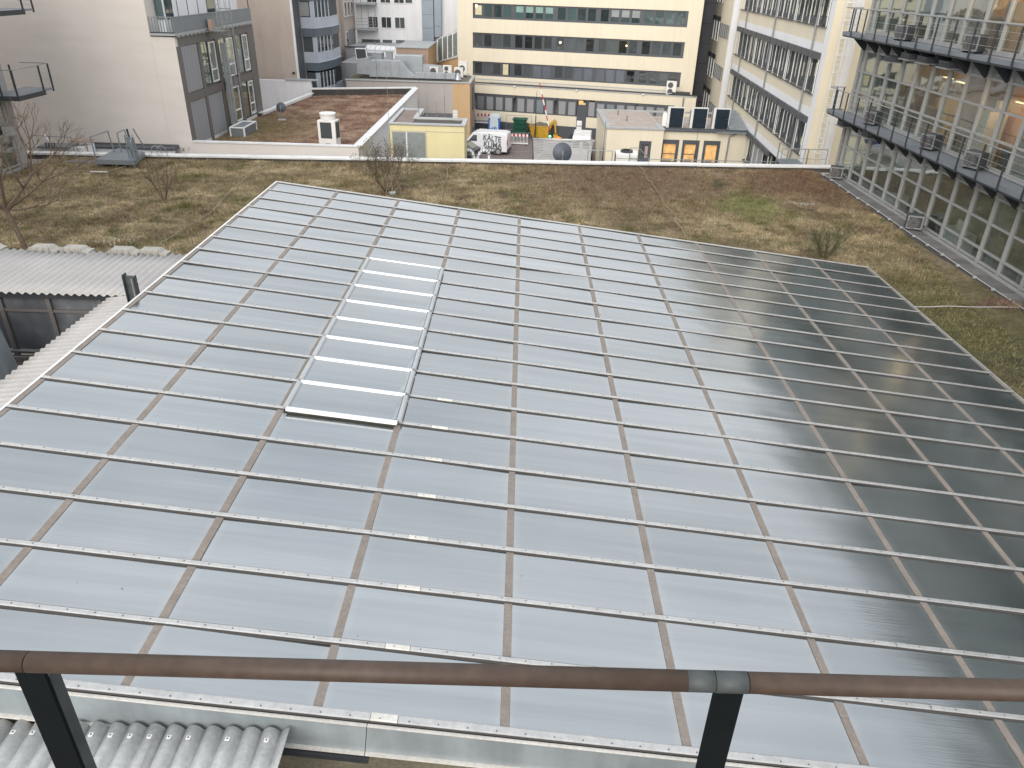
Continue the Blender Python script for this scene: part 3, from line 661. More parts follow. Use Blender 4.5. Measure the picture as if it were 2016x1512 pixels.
for k in range(len(YM) - 1):
    ya, yb = YM[k + 1] + .05, YM[k] - .05
    for si, r in enumerate(ROWS):
        for q in range(4):
            z0, z1 = r[q] + .03, r[q + 1] - .03
            sp_ = q == 3
            if k < 15 and si < 3:
                key = (round(yb - ya, 3), round(z1 - z0, 3), sp_)
                if key not in pc: pc[key] = MB().box((0, ya - (ya + yb) / 2, -(z1 - z0) / 2), (.012, yb - (ya + yb) / 2, (z1 - z0) / 2)).mesh('pane', MT['spandrel'] if sp_ else MT['pane_view'])
                o = link('spandrel_panel' if sp_ else 'pane', pc[key], gb, loc=(.02, (ya + yb) / 2, (z0 + z1) / 2)); o.rotation_euler = (0, R(rnd.gauss(0, .18)), R(rnd.gauss(0, .22)))
            else: far_panes.box((.02, ya, z0), (.032, yb, z1), 1 if sp_ else 0)
far_panes.box((.02, -4, 6.08), (.032, YM[-1], 16.2), 0)
part('pane', far_panes, [MT['pane_view'], MT['spandrel']], gb, kind='stuff')
# room backs, partitions and furnishings seen through the panes
walls = [(5.9, 40.3, 36, 'room_grey'), (5.9, 36, 31, 'room_beige'), (5.9, 31, 26, 'room_grey'), (5.9, 26, 19, 'room_beige'),
         (9.1, 40.3, 38, 'room_grey'), (9.1, 38, 35, 'room_rose'), (9.1, 35, 30.2, 'room_rose'), (9.1, 30.2, 19, 'room_orange'),
         (12.7, 40.3, 36, 'room_grey'), (12.7, 36, 33.2, 'room_beige'), (12.7, 33.2, 19, 'room_orange')]
for z, ya, yb, key in walls:
    d = 1.5
    part('partition', MB().box((d, yb + .05, z - .1), (d + .1, ya - .05, z + 2.9)), MT[key], gb)
    part('partition', MB().box((.25, yb - .04, z - .1), (1.49, yb + .05, z + 2.9)), MT[key], gb)
fr = random.Random(5)
for z in (5.5, 9.03, 12.6):
    y = 39.5
    while y > 20:
        if fr.random() < .75:
            h = fr.choice((.75, .75, 1.2, 1.7)); l = fr.uniform(.6, 1.5)
            f = part('furniture', MB().box((.5, y - l, z), (1.2, y, z + h)).box((.9, y - l * .6, z + h + .002), (1.05, y - l * .25, z + h + .35)), MT[fr.choice(('furniture', 'furniture', 'room_beige', 'white'))], gb)
        y -= fr.uniform(1.6, 2.8)
for (x, y, z, l) in ((.9, 32.4, 11.35, .5), (.9, 33.5, 11.4, .5), (.8, 28.0, 11.2, .4), (.8, 29.4, 15.2, .6)):
    q = part('ceiling_lamp', MB().box((x - .06, y - l, z), (x + .06, y + l * .3, z + .03)), MT['lamp_warm'], gb)
for (x, y, z, e) in ((.8, 33.2, 11.2, 6), (.7, 28.2, 11.0, 15), (.7, 31.0, 14.3, 14), (.7, 28.2, 14.3, 26)):
    ld = bpy.data.lights.new('room_light', 'POINT'); ld.energy = e; ld.color = (1, .62, .3); ld.shadow_soft_size = .3
    lo = bpy.data.objects.new('room_light', ld); COL.objects.link(lo); lo.parent = gb; lo.location = (x, y, z)
for y, z in ((38.0, 6.95), (37.0, 10.2)): part('notice_sheet', MB().box((.05, y - .1, z), (.055, y + .1, z + .35)), MT['white'], gb)

# ---------------- two steel walkways
def walkway(z, label, y0, yend, posts):
    t = thing('walkway', label, 'walkway', (0, 0, 0), group='steel walkways on the glazed building')
    part('deck', MB().box((15.84, yend, z - .05), (16.56, y0, z)), MT['deck'], t)
    for s in range(14):
        ya = y0 - s * (y0 - yend) / 14
    part('edge_channel', MB().box((15.79, yend, z - .13), (15.83, y0, z + .03)), MT['deck'], t)
    part('edge_channel', MB().box((15.79, y0 + .002, z - .13), (16.58, y0 + .04, z + .03)), MT['steel_dark'], t)
    part('lower_flange', MB().box((15.8, yend, z - .2), (15.9, y0, z - .135)), MT['steel_dark'], t)
    br = MB().prism([(0, 0), (.78, 0), (.78, -.62), (.70, -.62)], -.03, .03, ax='y').mesh('bracket', MT['steel_dark'])
    pm_ = MB().box((-.025, -.03, -.19), (.02, .03, 1.05)).mesh('post', MT['steel_dark'])
    for y in posts:
        o = link('bracket', br, t, loc=(15.86, y, z - .136)); o = link('post', pm_, t, loc=(15.765, y, z))
    for x in (16.1, 16.45): link('post', pm_, t, loc=(x, y0 + .07, z)).rotation_euler = (0, 0, R(90))
    part('top_rail', MB().tube((15.75, yend, z + 1.08), (15.75, y0 + .07, z + 1.08), .024).tube((15.75, y0 + .07, z + 1.08), (16.55, y0 + .07, z + 1.08), .024), MT['steel_galv'], t)
    for q in (.35, .62, .85): part('wire', MB().tube((15.75, yend, z + q), (15.75, y0 + .07, z + q), .006, 5).tube((15.75, y0 + .07, z + q), (16.55, y0 + .07, z + q), .006, 5), MT['alu'], t)
    part('gully_strip', MB().box((16.57, yend, z + .02), (16.592, y0 - .6, z + .10)), MT['frame_light'], t)
    return t
PY = [39.95 - 1.3637 * k + .0 for k in range(20)]
walkway(9.0, 'lower of the two steel walkways along the glazed building, above the grass', 40.9, 14, PY)
walkway(12.62, 'upper of the two steel walkways along the glazed building, at the top right', 41.0, 14, PY)

# ---------------- outdoor air-conditioning units (master + copies)
def ac_unit(label, loc, rotz, key='ac_white', wdt=.85, h=.62, d=.32, group=None, twin=False, dark=False):
    t = thing('air_conditioner', label, 'air conditioner', loc, rotz, group)
    part('casing', MB().box((-wdt / 2, -d / 2, .06), (wdt / 2, d / 2, h)), MT['ac_dark' if dark else key], t, bevel=.015)
    part('front_frame', MB().box((-wdt / 2 + .01, -d / 2 - .012, .07), (-wdt / 2 + .06, -d / 2 - .002, h - .01)).box((wdt / 2 - (.06 if dark else .24), -d / 2 - .012, .07), (wdt / 2 - .01, -d / 2 - .002, h - .01)).box((-wdt / 2 + .06, -d / 2 - .012, h - .07), (wdt / 2 - .06, -d / 2 - .002, h - .01)).box((-wdt / 2 + .06, -d / 2 - .012, .07), (wdt / 2 - .06, -d / 2 - .002, .13)), MT[key], t)
    for i in range(2 if twin else 1):
        zc = h * .52 if not twin else h * (.28 + .45 * i); r = min(h * .38, wdt * .36) if not twin else h * .2
        f = part('fan_grille', MB().tube((-wdt * .1, -d / 2 - .03, zc), (-wdt * .1, -d / 2 - .012, zc), r, 18), MT['fan_grey'], t)
        ff = MB()
        for a in range(0, 360, 45): ff.beam((-wdt * .1, -d / 2 - .034, zc), (-wdt * .1 + r * .95 * math.cos(R(a)), -d / 2 - .034, zc + r * .95 * math.sin(R(a))), .012)
        part('grille_bar', ff, MT['ac_dark'], f)
    part('foot', MB().box((-wdt * .38, -d / 2 - .03, 0), (-wdt * .3, d / 2 + .03, .058)), MT['steel_dark'], t); part('foot', MB().box((wdt * .3, -d / 2 - .03, 0), (wdt * .38, d / 2 + .03, .058)), MT['steel_dark'], t)
    part('pipe', MB().path([(wdt / 2, 0, .2), (wdt / 2 + .12, .02, .15), (wdt / 2 + .2, .2, .04)], .018), MT['black'], t)
    return t
G1 = 'air conditioners at the foot of the glazed building'; G2 = 'air conditioners on the walkways'
# units face -Y when rotz = 0; the fan side of these looks along the roof towards -X / -Y
A0 = ac_unit('grey air conditioner in the far corner of the planted roof, at the parapet end', (16.17, 38.9, 5.93), R(-20), 'steel_galv', .62, .62, .45, G1, dark=True)
B0 = None
for lab, loc, rz, g in (('grey air conditioner beside the slabs, midway along the glazed building base', (16.2, 30.2, 5.93), R(-20), G1),
                        ('grey air conditioner at the right picture edge, at the base of the glazed building', (16.2, 21.75, 5.93), R(-20), G1),
                        ('air conditioner on the lower walkway, nearest its far end', (16.22, 36.35, 9.005), R(-20), G2),
                        ('air conditioner on the lower walkway, in the middle of the three', (16.22, 30.75, 9.005), R(-15), G2),
                        ('air conditioner on the lower walkway, nearest the right picture edge', (16.22, 27.4, 9.005), R(-20), G2),
                        ('air conditioner on the upper walkway, farther of the two', (16.22, 35.4, 12.625), R(-20), G2),
                        ('air conditioner on the upper walkway, nearer of the two, before orange windows', (16.22, 29.7, 12.625), R(-15), G2)):
    dup(A0, loc, rz if g is G1 else R(-62), lab, group=g)
# supply boxes hanging under the walkways
def hang_box(label, y, z):
    t = thing('hanging_unit', label, 'ventilation box', (16.3, y, z), group='boxes hung below the walkways')
    part('casing', MB().box((-.22, -.36, 0), (.25, .36, .22)), MT['frame_grey'], t)
    part('tray', MB().box((-.28, -.42, -.045), (.28, .42, -.01)), MT['frame_light'], t)
    part('louvre', MB().box((-.235, -.3, .03), (-.222, .3, .17)), MT['steel_dark'], t)
for k, (y, z, s) in enumerate(((36.1, 11.75, 'farthest from the camera'), (34.5, 12.0, 'second from the far end'), (33.0, 12.0, 'third from the far end'), (31.2, 12.0, 'nearest to the camera'))):
    hang_box('grey ventilation box under the upper walkway, ' + s, y, z)
hang_box('grey ventilation box under the lower walkway at its far end', 39.6, 8.42); hang_box('small grey ventilation box under the lower walkway, second from its far end', 36.5, 8.45)

# ================================================================ CREAM OFFICE WING (local x along the facade, outward = +y)
TH = R(86.0)
wg = thing('cream_office_wing', 'cream office wing with rows of shuttered windows, left of the glazed building', 'building', (16.65, 45.7, 0), TH)
STO = [(12.6, 14.65), (9.12, 11.25), (5.72, 7.85), (2.3, 4.45)]
zz = [0] + [v for s in reversed(STO) for v in s] + [19]
for i in range(0, len(zz), 2):
    part('wall', MB().box((-.85, -.35, zz[i]), (26.2, 0, zz[i + 1])), MT['cream'], wg)
    if 0 < i < len(zz) - 1: part('lintel_band', MB().box((-.05, .003, zz[i] + .02), (25.9, .012, zz[i] + .5)), MT['white_wall'], wg)
for z0, z1 in STO: part('wall', MB().box((-.85, -.35, z0), (-.05, 0, z1)), MT['white_wall'], wg)
part('corner_pilaster', MB().box((-.86, .004, 0), (-.03, .016, 19)), MT['white_wall'], wg)
part('core', MB().box((-.8, -4.5, 0), (26.0, -3.4, 19)), MT['room_grey'], wg)
part('end_face', MB().box((-.90, -.85, 0), (-.852, 0.01, 19)), MT['cream'], wg)
part('end_face', MB().box((-.93, -1.40, 0), (-.86, -.852, 19)), MT['white_wall'], wg)
part('end_face', MB().box((-.90, -4, 0), (-.852, -1.402, 19)), MT['cream'], wg)
for s in STO: part('floor_slab', MB().box((0, -3.4, s[0] - .5), (26, -.36, s[0] - .3)), MT['room_grey'], wg)
wins = [(0, 1.74)] + [(1.98 + 5.2 * g + 1.65 * k, 1.98 + 5.2 * g + 1.65 * (k + 1) - .06) for g in range(4) for k in range(3)] + [(22.75, 24.2), (24.26, 25.7)]
cache = {}
wr = random.Random(3)
for si, (z0, z1) in enumerate(STO):
    for wi, (a, c) in enumerate(wins):
        if si == 3 and wi in (1, 2, 3): continue
        if si == 3 and wi == 0: continue
        W_ = c - a; H_ = z1 - z0; key = (round(W_, 2), round(H_, 2))
        if key not in cache:
            f = MB().box((0, -.30, 0), (.09, -.2, H_)).box((W_ - .09, -.30, 0), (W_, -.2, H_)).box((.09, -.30, 0), (W_ - .09, -.2, .3)).box((.09, -.30, H_ - .35), (W_ - .09, -.2, H_)).box((W_ / 2 - .07, -.30, .3), (W_ / 2 + .07, -.2, H_ - .35))
            cache[key] = (f.mesh('window', MT['frame_grey']), MB().box((.09, -.26, .3), (W_ - .09, -.245, H_ - .35)).mesh('pane', MT['pane_view']),
                          MB().box((.035, .004, H_ - .32), (W_ - .035, .17, H_ + .03)).mesh('shutter_box', MT['frame_grey']),
                          MB().box((-.022, .03, .0), (.022, .075, H_ - .32)).box((-.04, .004, -.06), (.04, .12, 0)).mesh('guide_rail', MT['frame_white']),
                          MB().box((0, -.2, -.05), (W_, .12, .0)).mesh('sill', MT['frame_grey']),
                          MB().box((.1, -.4, H_ * .45), (W_ * .45, -.38, H_ - .35)).mesh('curtain', MT['curtain']))
        ms = cache[key]
        wn = link('window', ms[0], wg, loc=(a, 0, z0)); link('pane', ms[1], wn); link('sill', ms[4], wn)
        if wr.random() < .35: link('curtain', ms[5], wn, loc=(wr.choice((0, W_ * .45)), 0, 0))
        link('shutter_box', ms[2], wg, loc=(a, 0, z0)); link('guide_rail', ms[3], wg, loc=(a + .05, 0, z0))
        if wi in (0, 3, 6, 9, 12, 14): link('guide_rail', ms[3], wg, loc=(c - .02, 0, z0))
        if (si == 0 and wi in (0, 1, 2, 3)):
            for q in range(9): part('blind_slat', MB().box((a + .06, .02, z1 - .38 - .09 * q), (c - .06, .09, z1 - .365 - .09 * q)), MT['frame_grey'], wg)
        if si == 3 and wi in (5, 6): part('roller_shutter', MB().box((a + .06, .01, z0 + .02), (c - .06, .03, z1 - .33)), MT['panel_grey'], wg)
part('room_lamp', MB().dome((4.2, -1.2, 9.9), .10, .08), MT['lamp_white'], wg)
for x in (22.4, 12.16, 1.85): part('downpipe', MB().tube((x, .10, 0), (x, .10, 19), .055, 8), MT['steel_galv'], wg)
# recess, block with small windows, and the far part
part('recess_wall', MB().box((26.2, -2.6, 0), (28.3, -2.4, 19)), MT['cream'], wg)
for z0, z1 in STO: part('window', MB().box((26.4, -2.39, z0 - .4), (27.9, -2.34, z1)), MT['frame_grey'], wg); part('pane', MB().box((26.5, -2.335, z0), (27.8, -2.33, z1 - .1)), MT['pane_far'], wg)
part('wall', MB().box((28.3, -3, 0), (34.0, .25, 19)), MT['cream'], wg)
part('white_edge', MB().box((28.24, -.3, 0), (28.297, .26, 19)), MT['white_wall'], wg)
for zt in (14.8, 11.15, 7.6, 4.1):
    for k in range(5):
        wn = part('window', MB().box((28.9 + k * .98, .252, zt - 1.15), (29.72 + k * .98, .30, zt)), MT['frame_grey'], wg)
        part('pane', MB().box((28.98 + k * .98, .303, zt - 1.05), (29.64 + k * .98, .31, zt - .08)), MT['pane_far'], wn)
        part('shade', MB().box((28.86 + k * .98, .315, zt - 1.15), (28.89 + k * .98, .38, zt)), MT['frame_light'], wn)
zz2 = [0] + [v for s in ((2.6, 4.9), (6.0, 8.2), (9.4, 11.6), (12.8, 15)) for v in s] + [19]
for i in range(0, len(zz2), 2): part('wall', MB().box((34.0, -.3, zz2[i]), (45, 0, zz2[i + 1])), MT['cream'], wg)
part('core', MB().box((34.0, -2, 0), (45, -1.6, 19)), MT['room_grey'], wg)
for i in range(1, len(zz2) - 1, 2):
    z0, z1 = zz2[i], zz2[i + 1]
    for k in range(7):
        a = 34.1 + k * 1.55
        wn = part('window', MB().box((a, -.25, z0), (a + .1, -.1, z1)).box((a, -.25, z0), (a + 1.5, -.1, z0 + .25)).box((a, -.25, z1 - .4), (a + 1.5, .1, z1)), MT['frame_grey'], wg)
        part('pane', MB().box((a + .1, -.2, z0 + .25), (a + 1.5, -.19, z1 - .4)), MT['pane_far'], wn)
        part('guide_rail', MB().box((a, .01, z0), (a + .06, .12, z1 - .4)), MT['frame_white'], wn)
for x in (37.5, 43): part('downpipe', MB().tube((x, .08, 0), (x, .08, 19), .05, 6), MT['steel_galv'], wg)
# entrance landing at the foot of the wing
ld_ = thing('landing', 'small grey metal landing with rail at the foot of the cream wing', 'landing', (15.95, 45.0, 5.0))
part('platform', MB().box((-.65, -.9, .3), (.6, .9, .42)), MT['steel_blue'], ld_)
for x, y in ((-.6, -.85), (-.6, .85), (.55, -.85)): part('leg', MB().box((x - .03, y - .03, -1), (x + .03, y + .03, 1.35)), MT['steel_galv'], ld_)
part('rail', MB().tube((-.6, -.85, 1.35), (-.6, .85, 1.35), .022).tube((-.6, -.85, 1.35), (.55, -.85, 1.35), .022).tube((-.6, -.85, .9), (-.6, .85, .9), .015), MT['steel_galv'], ld_)
for k in range(3): part('step', MB().box((-.6 + k * .0, -1.2 - .3 * k, .1 - .2 * k), (.3, -.92 - .3 * k, .16 - .2 * k)), MT['frame_light'], ld_)
# caged escape ladder
la = thing('cage_ladder', 'tall white caged escape ladder on the end of the cream wing', 'ladder', (17.22, 44.55, 0))
part('stile', MB().box((-.2, -.02, 5.0), (-.165, .02, 18)), MT['frame_white'], la); part('stile', MB().box((.165, -.02, 5.0), (.2, .02, 18)), MT['frame_white'], la)
rm = MB().tube((-.17, 0, 0), (.17, 0, 0), .013, 6).mesh('rung', MT['frame_white'])
for k in range(44): link('rung', rm, la, loc=(0, 0, 5.2 + .28 * k))
hm = MB().path([(.34 * math.sin(R(a)), -.02 - .36 * (1 - math.cos(R(a))), 0) for a in range(-150, 151, 25)], .014, 5)
hm.v = [(p[0], -p[1] * 1 - .72 + .02, p[2]) if False else p for p in hm.v]
hm = hm.mesh('hoop', MT['frame_white'])
for k in range(13): link('hoop', hm, la, loc=(0, 0, 6.2 + .85 * k))
for a in (-75, -25, 25, 75): part('cage_bar', MB().box((.34 * math.sin(R(180 - a)) - .012, -.38 + .36 * math.cos(R(180 - a)) - .012, 6.2), (.34 * math.sin(R(180 - a)) + .012, -.38 + .36 * math.cos(R(180 - a)) + .012, 17.4)), MT['frame_white'], la)

# ================================================================ DARK STAIR TOWER between the cream buildings
dt = thing('dark_tower', 'dark grey clad tower between the two cream buildings', 'building', (15.9, 86.5, 0), R(-13.7))
part('wall', MB().box((0, 0, 0), (5, 5, 19)), MT['dark_tower'], dt)
for k in range(9): part('cladding_band', MB().box((-.02, -.03, 1.2 + 1.9 * k), (5, -.004, 1.26 + 1.9 * k)), MT['steel_dark'], dt)
for k in range(4): part('pane', MB().box((.3, -.02, 4.6 + 2.7 * k), (1.5, -.006, 5.5 + 2.7 * k)), MT['pane_far'], dt)

# ================================================================ CREAM MAIN BUILDING (local x right along facade, depth +y)
TC = R(-13.7)
cb = thing('cream_main_building', 'large cream office building with dark ribbon windows across the back of the yard', 'building', (-6.87, 84.65, 0), TC)
RIB = [(5.28, 6.66), (7.92, 9.37), (10.66, 12.06), (13.35, 14.8)]
zz = [0] + [v for r in RIB for v in r] + [18]
for i in range(0, len(zz), 2): part('wall', MB().box((0, 0, zz[i]), (24.35, .4, zz[i + 1])), MT['cream'], cb)
for z0, z1 in RIB:
    part('wall', MB().box((0, 0, z0), (1.6, .4, z1)), MT['cream'], cb); part('wall', MB().box((23.05, 0, z0), (24.35, .4, z1)), MT['cream'], cb)
part('core', MB().box((.05, 1.6, 0), (24.3, 12, 18)), MT['room_grey'], cb)
br = random.Random(11)
for ri, (z0, z1) in enumerate(RIB):
    part('ribbon_frame', MB().box((1.6, .12, z0), (23.05, .2, z0 + .12)).box((1.6, .12, z1 - .14), (23.05, .2, z1)), MT['frame_grey'], cb)
    for g in range(5):
        gx = 1.69 + 4.29 * g
        part('ribbon_frame', MB().box((gx + 4.0, .1, z0 + .12), (gx + 4.29, .2, z1 - .14)), MT['frame_grey'], cb)
        for k in range(4):
            a = gx + 1.01 * k; blank = ri == 0 and ((2 <= g <= 3 and not (g == 2 and k < 0)) and not (g == 3 and k == 3))
            if ri == 0 and g == 1 and k > 1: blank = True
            if ri == 0 and g == 2 and k in (0, 1): blank = False
            wn = part('window', MB().box((a, .11, z0 + .12), (a + .12, .2, z1 - .14)).box((a + .88, .11, z0 + .12), (a + 1.0, .2, z1 - .14)).box((a + .12, .11, z0 + .12), (a + .88, .2, z0 + .2)), MT['frame_grey'], cb)
            if blank: part('blind_panel', MB().box((a + .10, .10, z0 + .13), (a + .90, .115, z1 - .14)), MT['blind_dark'], wn)
            else:
                part('pane', MB().box((a + .12, .15, z0 + .2), (a + .88, .165, z1 - .14)), MT[('pane_far', 'pane_far', 'pane_green')[ri % 3]], wn)
                if (ri == 2 and g == 1) or (ri == 2 and g == 3 and k > 0): part('blind', MB().box((a + .13, .138, z1 - .14 - (.55 if g == 1 else .62)), (a + .87, .147, z1 - .15)), MT['blind_green' if g == 1 else 'blind'], wn)
                if ri == 0 and g == 0 and k == 3: part('curtain', MB().box((a + .13, .14, z0 + .2), (a + .7, .147, z1 - .15)), MT['curtain'], wn)
for u, z, r in ((1.95, 11.8, .13), (10.77, 8.8, .11), (17.45, 8.8, .09)): part('room_lamp', MB().dome((u, .125, z), r, .04, axis=(0, -1, 0)), MT['lamp_warm'], cb)
part('lit_patch', MB().box((1.82, .135, 11.0), (2.5, .145, 11.85)), MT['curtain'], cb)
# low front storey (2.5 m proud)
lb = thing('low_front_storey', 'cream ground storey projecting below the ribbon windows with a pipe run on its roof', 'building', (-7.46, 82.22, 0), TC)
part('wall', MB().box((0, 0, 3.9), (24.9, .35, 4.74)), MT['cream'], lb)
part('wall', MB().box((0, 0, 1.25), (13.35, .35, 2.24)).box((14.35, 0, 1.25), (24.9, .35, 2.24)), MT['cream'], lb)
part('wall', MB().box((22.95, 0, 2.24), (24.9, .35, 3.9)), MT['cream'], lb)
part('plinth', MB().box((0, -.03, 0), (13.35, .35, 1.25)).box((14.35, -.03, 0), (24.9, .35, 1.25)), MT['frame_grey'], lb)
part('roof', MB().box((0, .35, 4.5), (24.9, 2.49, 4.66)), MT['bitumen'], lb)
part('coping', MB().box((-.02, -.05, 4.742), (24.95, .30, 4.80)), MT['coping_grey'], lb)
part('pipe_run', MB().tube((1.5, 1.7, 5.05), (22.5, 1.7, 5.0), .045).tube((4, .6, 4.95), (22.5, .6, 4.92), .04), MT['coping_grey'], lb)
part('clutter', MB().box((22.2, .9, 4.66), (24.2, 1.8, 5.0)), MT['steel_dark'], lb)
part('core', MB().box((0, 1.0, 0), (24.9, 1.1, 4.5)), MT['room_grey'], lb)
gr_x = [2.71, 7.0, 11.3, 15.2, 19.1]
for gi, gx in enumerate(gr_x):
    n = 4 if gi != 2 else 2
    part('ribbon_frame', MB().box((gx, .06, 2.24), (gx + (4.2 if gi != 2 else 2.05), .14, 2.36)).box((gx, .06, 3.62), (gx + (4.2 if gi != 2 else 2.05), .14, 3.9)), MT['frame_grey'], lb)
    for k in range(n):
        a = gx + 1.0 * k
        wn = part('window', MB().box((a, .05, 2.36), (a + .14, .14, 3.62)).box((a + .86, .05, 2.36), (a + 1.0, .14, 3.62)), MT['frame_grey'], lb)
        part('roller_blind', MB().box((a + .14, .09, 2.36), (a + .86, .10, 3.62)), MT['panel_grey' if (gi * 3 + k) % 5 else 'steel_blue'], wn)
wn = part('window', MB().box((14.35, .05, 2.24), (14.5, .14, 3.9)).box((15.1, .05, 2.24), (15.2, .14, 3.9)), MT['frame_grey'], lb)
part('roller_blind', MB().box((14.5, .09, 2.36), (15.1, .10, 3.7)), MT['panel_grey'], wn)
dr = part('door', MB().box((13.36, .02, .2), (14.34, .1, 3.4)), MT['frame_grey'], lb)
part('lit_fanlight', MB().box((13.5, .0, 3.42), (13.95, .02, 3.8)), MT['lit_yellow'], lb); part('lit_fanlight', MB().box((13.96, .0, 3.42), (14.2, .02, 3.6)), MT['curtain'], lb)
for z in (1.4, .85): part('notice_sheet', MB().box((13.42, -.02, z), (13.95, .015, z + .48)), MT['white'], dr)
part('lintel_gap', MB().box((13.36, .1, 3.4), (14.34, .2, 3.9)), MT['steel_dark'], lb)
part('stair', MB().box((12.9, -1.4, 0), (14.9, -.04, .5)), MT['steel_dark'], lb)
part('downpipe', MB().tube((23.7, -.1, 1), (23.7, -.1, 4.7), .07), MT['steel_galv'], lb)
for u in (6.8, 13.2, 19.8): part('wall_lamp', MB().dome((u, -.06, 4.72), .12, .1, axis=(0, -1, -.4)), MT['ac_white'], lb)
A = ac_unit('white twin fan air conditioner on the ledge at the right end of the cream building', (14.9, 77.4, 4.68), TC, 'ac_white', .95, 1.3, .4, twin=True)
A.location = (-7.46 + 22.35 * math.cos(TC) - 1.2 * math.sin(TC), 82.22 + 22.35 * math.sin(TC) + 1.2 * math.cos(TC), 4.67)
# ================================================================ SERVICE BUILDING WITH THREE LIT WINDOWS
sv = thing('service_building', 'small cream flat roofed building with gravel roof, dark door and three lit windows', 'building', (0, 0, 0))
part('wall', MB().box((6.62, 60, 0), (9.2, 68.8, 4.45)).box((10.15, 60, 0), (11.0, 68.8, 4.45)).box((9.2, 60, 3.6), (10.15, 60.4, 4.45)).box((9.2, 60.5, 0), (10.15, 60.6, 3.6)), MT['cream'], sv)
wx = [11.08, 12.75, 14.3]
xs_ = [11.0, 11.05, 12.45, 12.72, 14.05, 14.38, 15.8, 18.0]
part('wall', MB().box((11.002, 60.8, 3.62), (18, 61.1, 4.45)).box((11.002, 60.8, 0), (18, 61.1, 1.75)).box((12.45, 60.8, 1.75), (12.72, 61.1, 3.62)).box((14.05, 60.8, 1.75), (14.38, 61.1, 3.62)).box((15.7, 60.8, 1.75), (18, 61.1, 3.62)), MT['cream'], sv)
for i, (a, c) in enumerate(((11.05, 12.45), (12.72, 14.05), (14.38, 15.7))):
    f = part('window', MB().box((a, 60.78, 1.75), (a + .2, 60.95, 3.62)).box((c - .22, 60.78, 1.75), (c, 60.95, 3.62)).box((a + .2, 60.78, 3.3), (c - .22, 60.95, 3.62)).box((a + .2, 60.78, 1.75), (c - .22, 60.95, 1.95)), MT['frame_grey'], sv)
    part('pane', MB().box((a + .2, 60.90, 1.95), (c - .22, 60.93, 3.3)), MT['lit_yellow'], f)
    if i < 2: part('glazing_bar', MB().box((a + .2, 60.86, 2.5), (c - .22, 60.89, 2.56)), MT['frame_brown'], f)
    part('desk_shade', MB().box((a + .3, 60.86, 1.95), (c - .5, 60.885, 2.15)), MT['furniture'], f)
d = part('door', MB().box((9.2, 60.05, 1.2), (9.45, 60.2, 3.6)).box((9.95, 60.05, 1.2), (10.15, 60.2, 3.6)).box((9.45, 60.05, 3.35), (9.95, 60.2, 3.6)).box((9.6, 60.08, 1.2), (9.66, 60.18, 3.35)), MT['frame_grey'], sv)
part('pane', MB().box((9.45, 60.12, 1.2), (9.95, 60.14, 3.35)), MT['pane_far'], d); part('curtain', MB().box((9.7, 60.08, 2.3), (9.93, 60.1, 3.2)), MT['room_rose'], d)
part('roof', MB().box((6.9, 60.3, 4.4), (10.9, 68.5, 4.5)), MT['gravel'], sv)
part('roof', MB().box((11.1, 61.1, 4.2), (17.9, 67.6, 4.3)), MT['gravel'], sv)
part('coping', MB().box((6.5, 59.9, 4.45), (11.05, 60.35, 4.56)).box((6.5, 60.35, 4.45), (6.95, 68.9, 4.56)).box((6.95, 68.5, 4.45), (17.9, 68.9, 4.56)).box((10.6, 60.35, 4.45), (11.05, 62.5, 4.54)), MT['coping_grey'], sv)
part('coping', MB().box((11.05, 60.7, 4.36), (18, 61.0, 4.5)), MT['frame_grey'], sv)
part('roof_step', MB().box((10.9, 62.5, 4.2), (11.05, 68.5, 4.44)), MT['frame_grey'], sv)
part('gutter', MB().tube((11.1, 60.62, 4.36), (17.2, 60.62, 4.34), .08), MT['frame_grey'], sv)
part('downpipe', MB().path([(16.9, 60.6, 4.3), (16.3, 60.7, 4.0), (16.25, 60.7, 1.2)], .06, 8), MT['steel_galv'], sv)
for x, y in ((8.1, 66.2), (8.5, 63.3)): part('vent_stub', MB().tube((x, y, 4.5), (x, y, 4.9), .03), MT['black'], sv)
struct('service_terrace', MB().box((6.6, 54, 1.0), (16, 59.98, 1.2)), MT['coping_grey'])
b = MB(); b.box((15.2, 60.3, 4.3), (18.2, 60.62, 4.34)); b.hexa([(16.2, 60.7, 4.5), (17.6, 60.7, 4.5), (17.9, 66, 4.5), (16.8, 66, 4.5), (16.2, 60.7, 4.56), (17.6, 60.7, 4.56), (17.9, 66, 5.2), (16.8, 66, 5.2)])
part('lean_to_flashing', b, MT['zinc'], sv)
for k, x in enumerate((12.1, 13.95, 15.7)):
    t = thing('solar_panel', 'dark upright panel on the service building roof, ' + ('leftmost of three', 'middle of three', 'rightmost of three, by the wing')[k], 'panel', (x, 61.9, 4.3), R(-3), 'upright dark panels on the service roof')
    part('panel', MB().box((-.42, -.03, .1), (.62, .0, .78)), MT['solar'], t); part('panel', MB().box((-.42, -.03, .81), (.62, .0, 1.52)), MT['solar'], t)
    part('frame', MB().box((-.62, -.06, .02), (-.43, .1, 1.62)).box((.63, -.05, .02), (.68, .1, 1.62)).box((-.43, -.05, 1.53), (.63, .1, 1.62)), MT['coping'], t)
    part('stay', MB().beam((-.4, .05, 1.4), (-.4, 1.2, 0), .05), MT['steel_galv'], t); part('stay', MB().beam((.5, .05, 1.4), (.5, 1.2, 0), .05), MT['steel_galv'], t)
    part('back_unit', MB().box((-.6, .25, .15), (.6, .75, 1.3)), MT['frame_light'], t)
ac_unit('slim white air conditioner standing between the gravel roof and the dark panels', (11.45, 62.6, 4.3), R(75), 'ac_white', .8, 1.05, .34, twin=True)
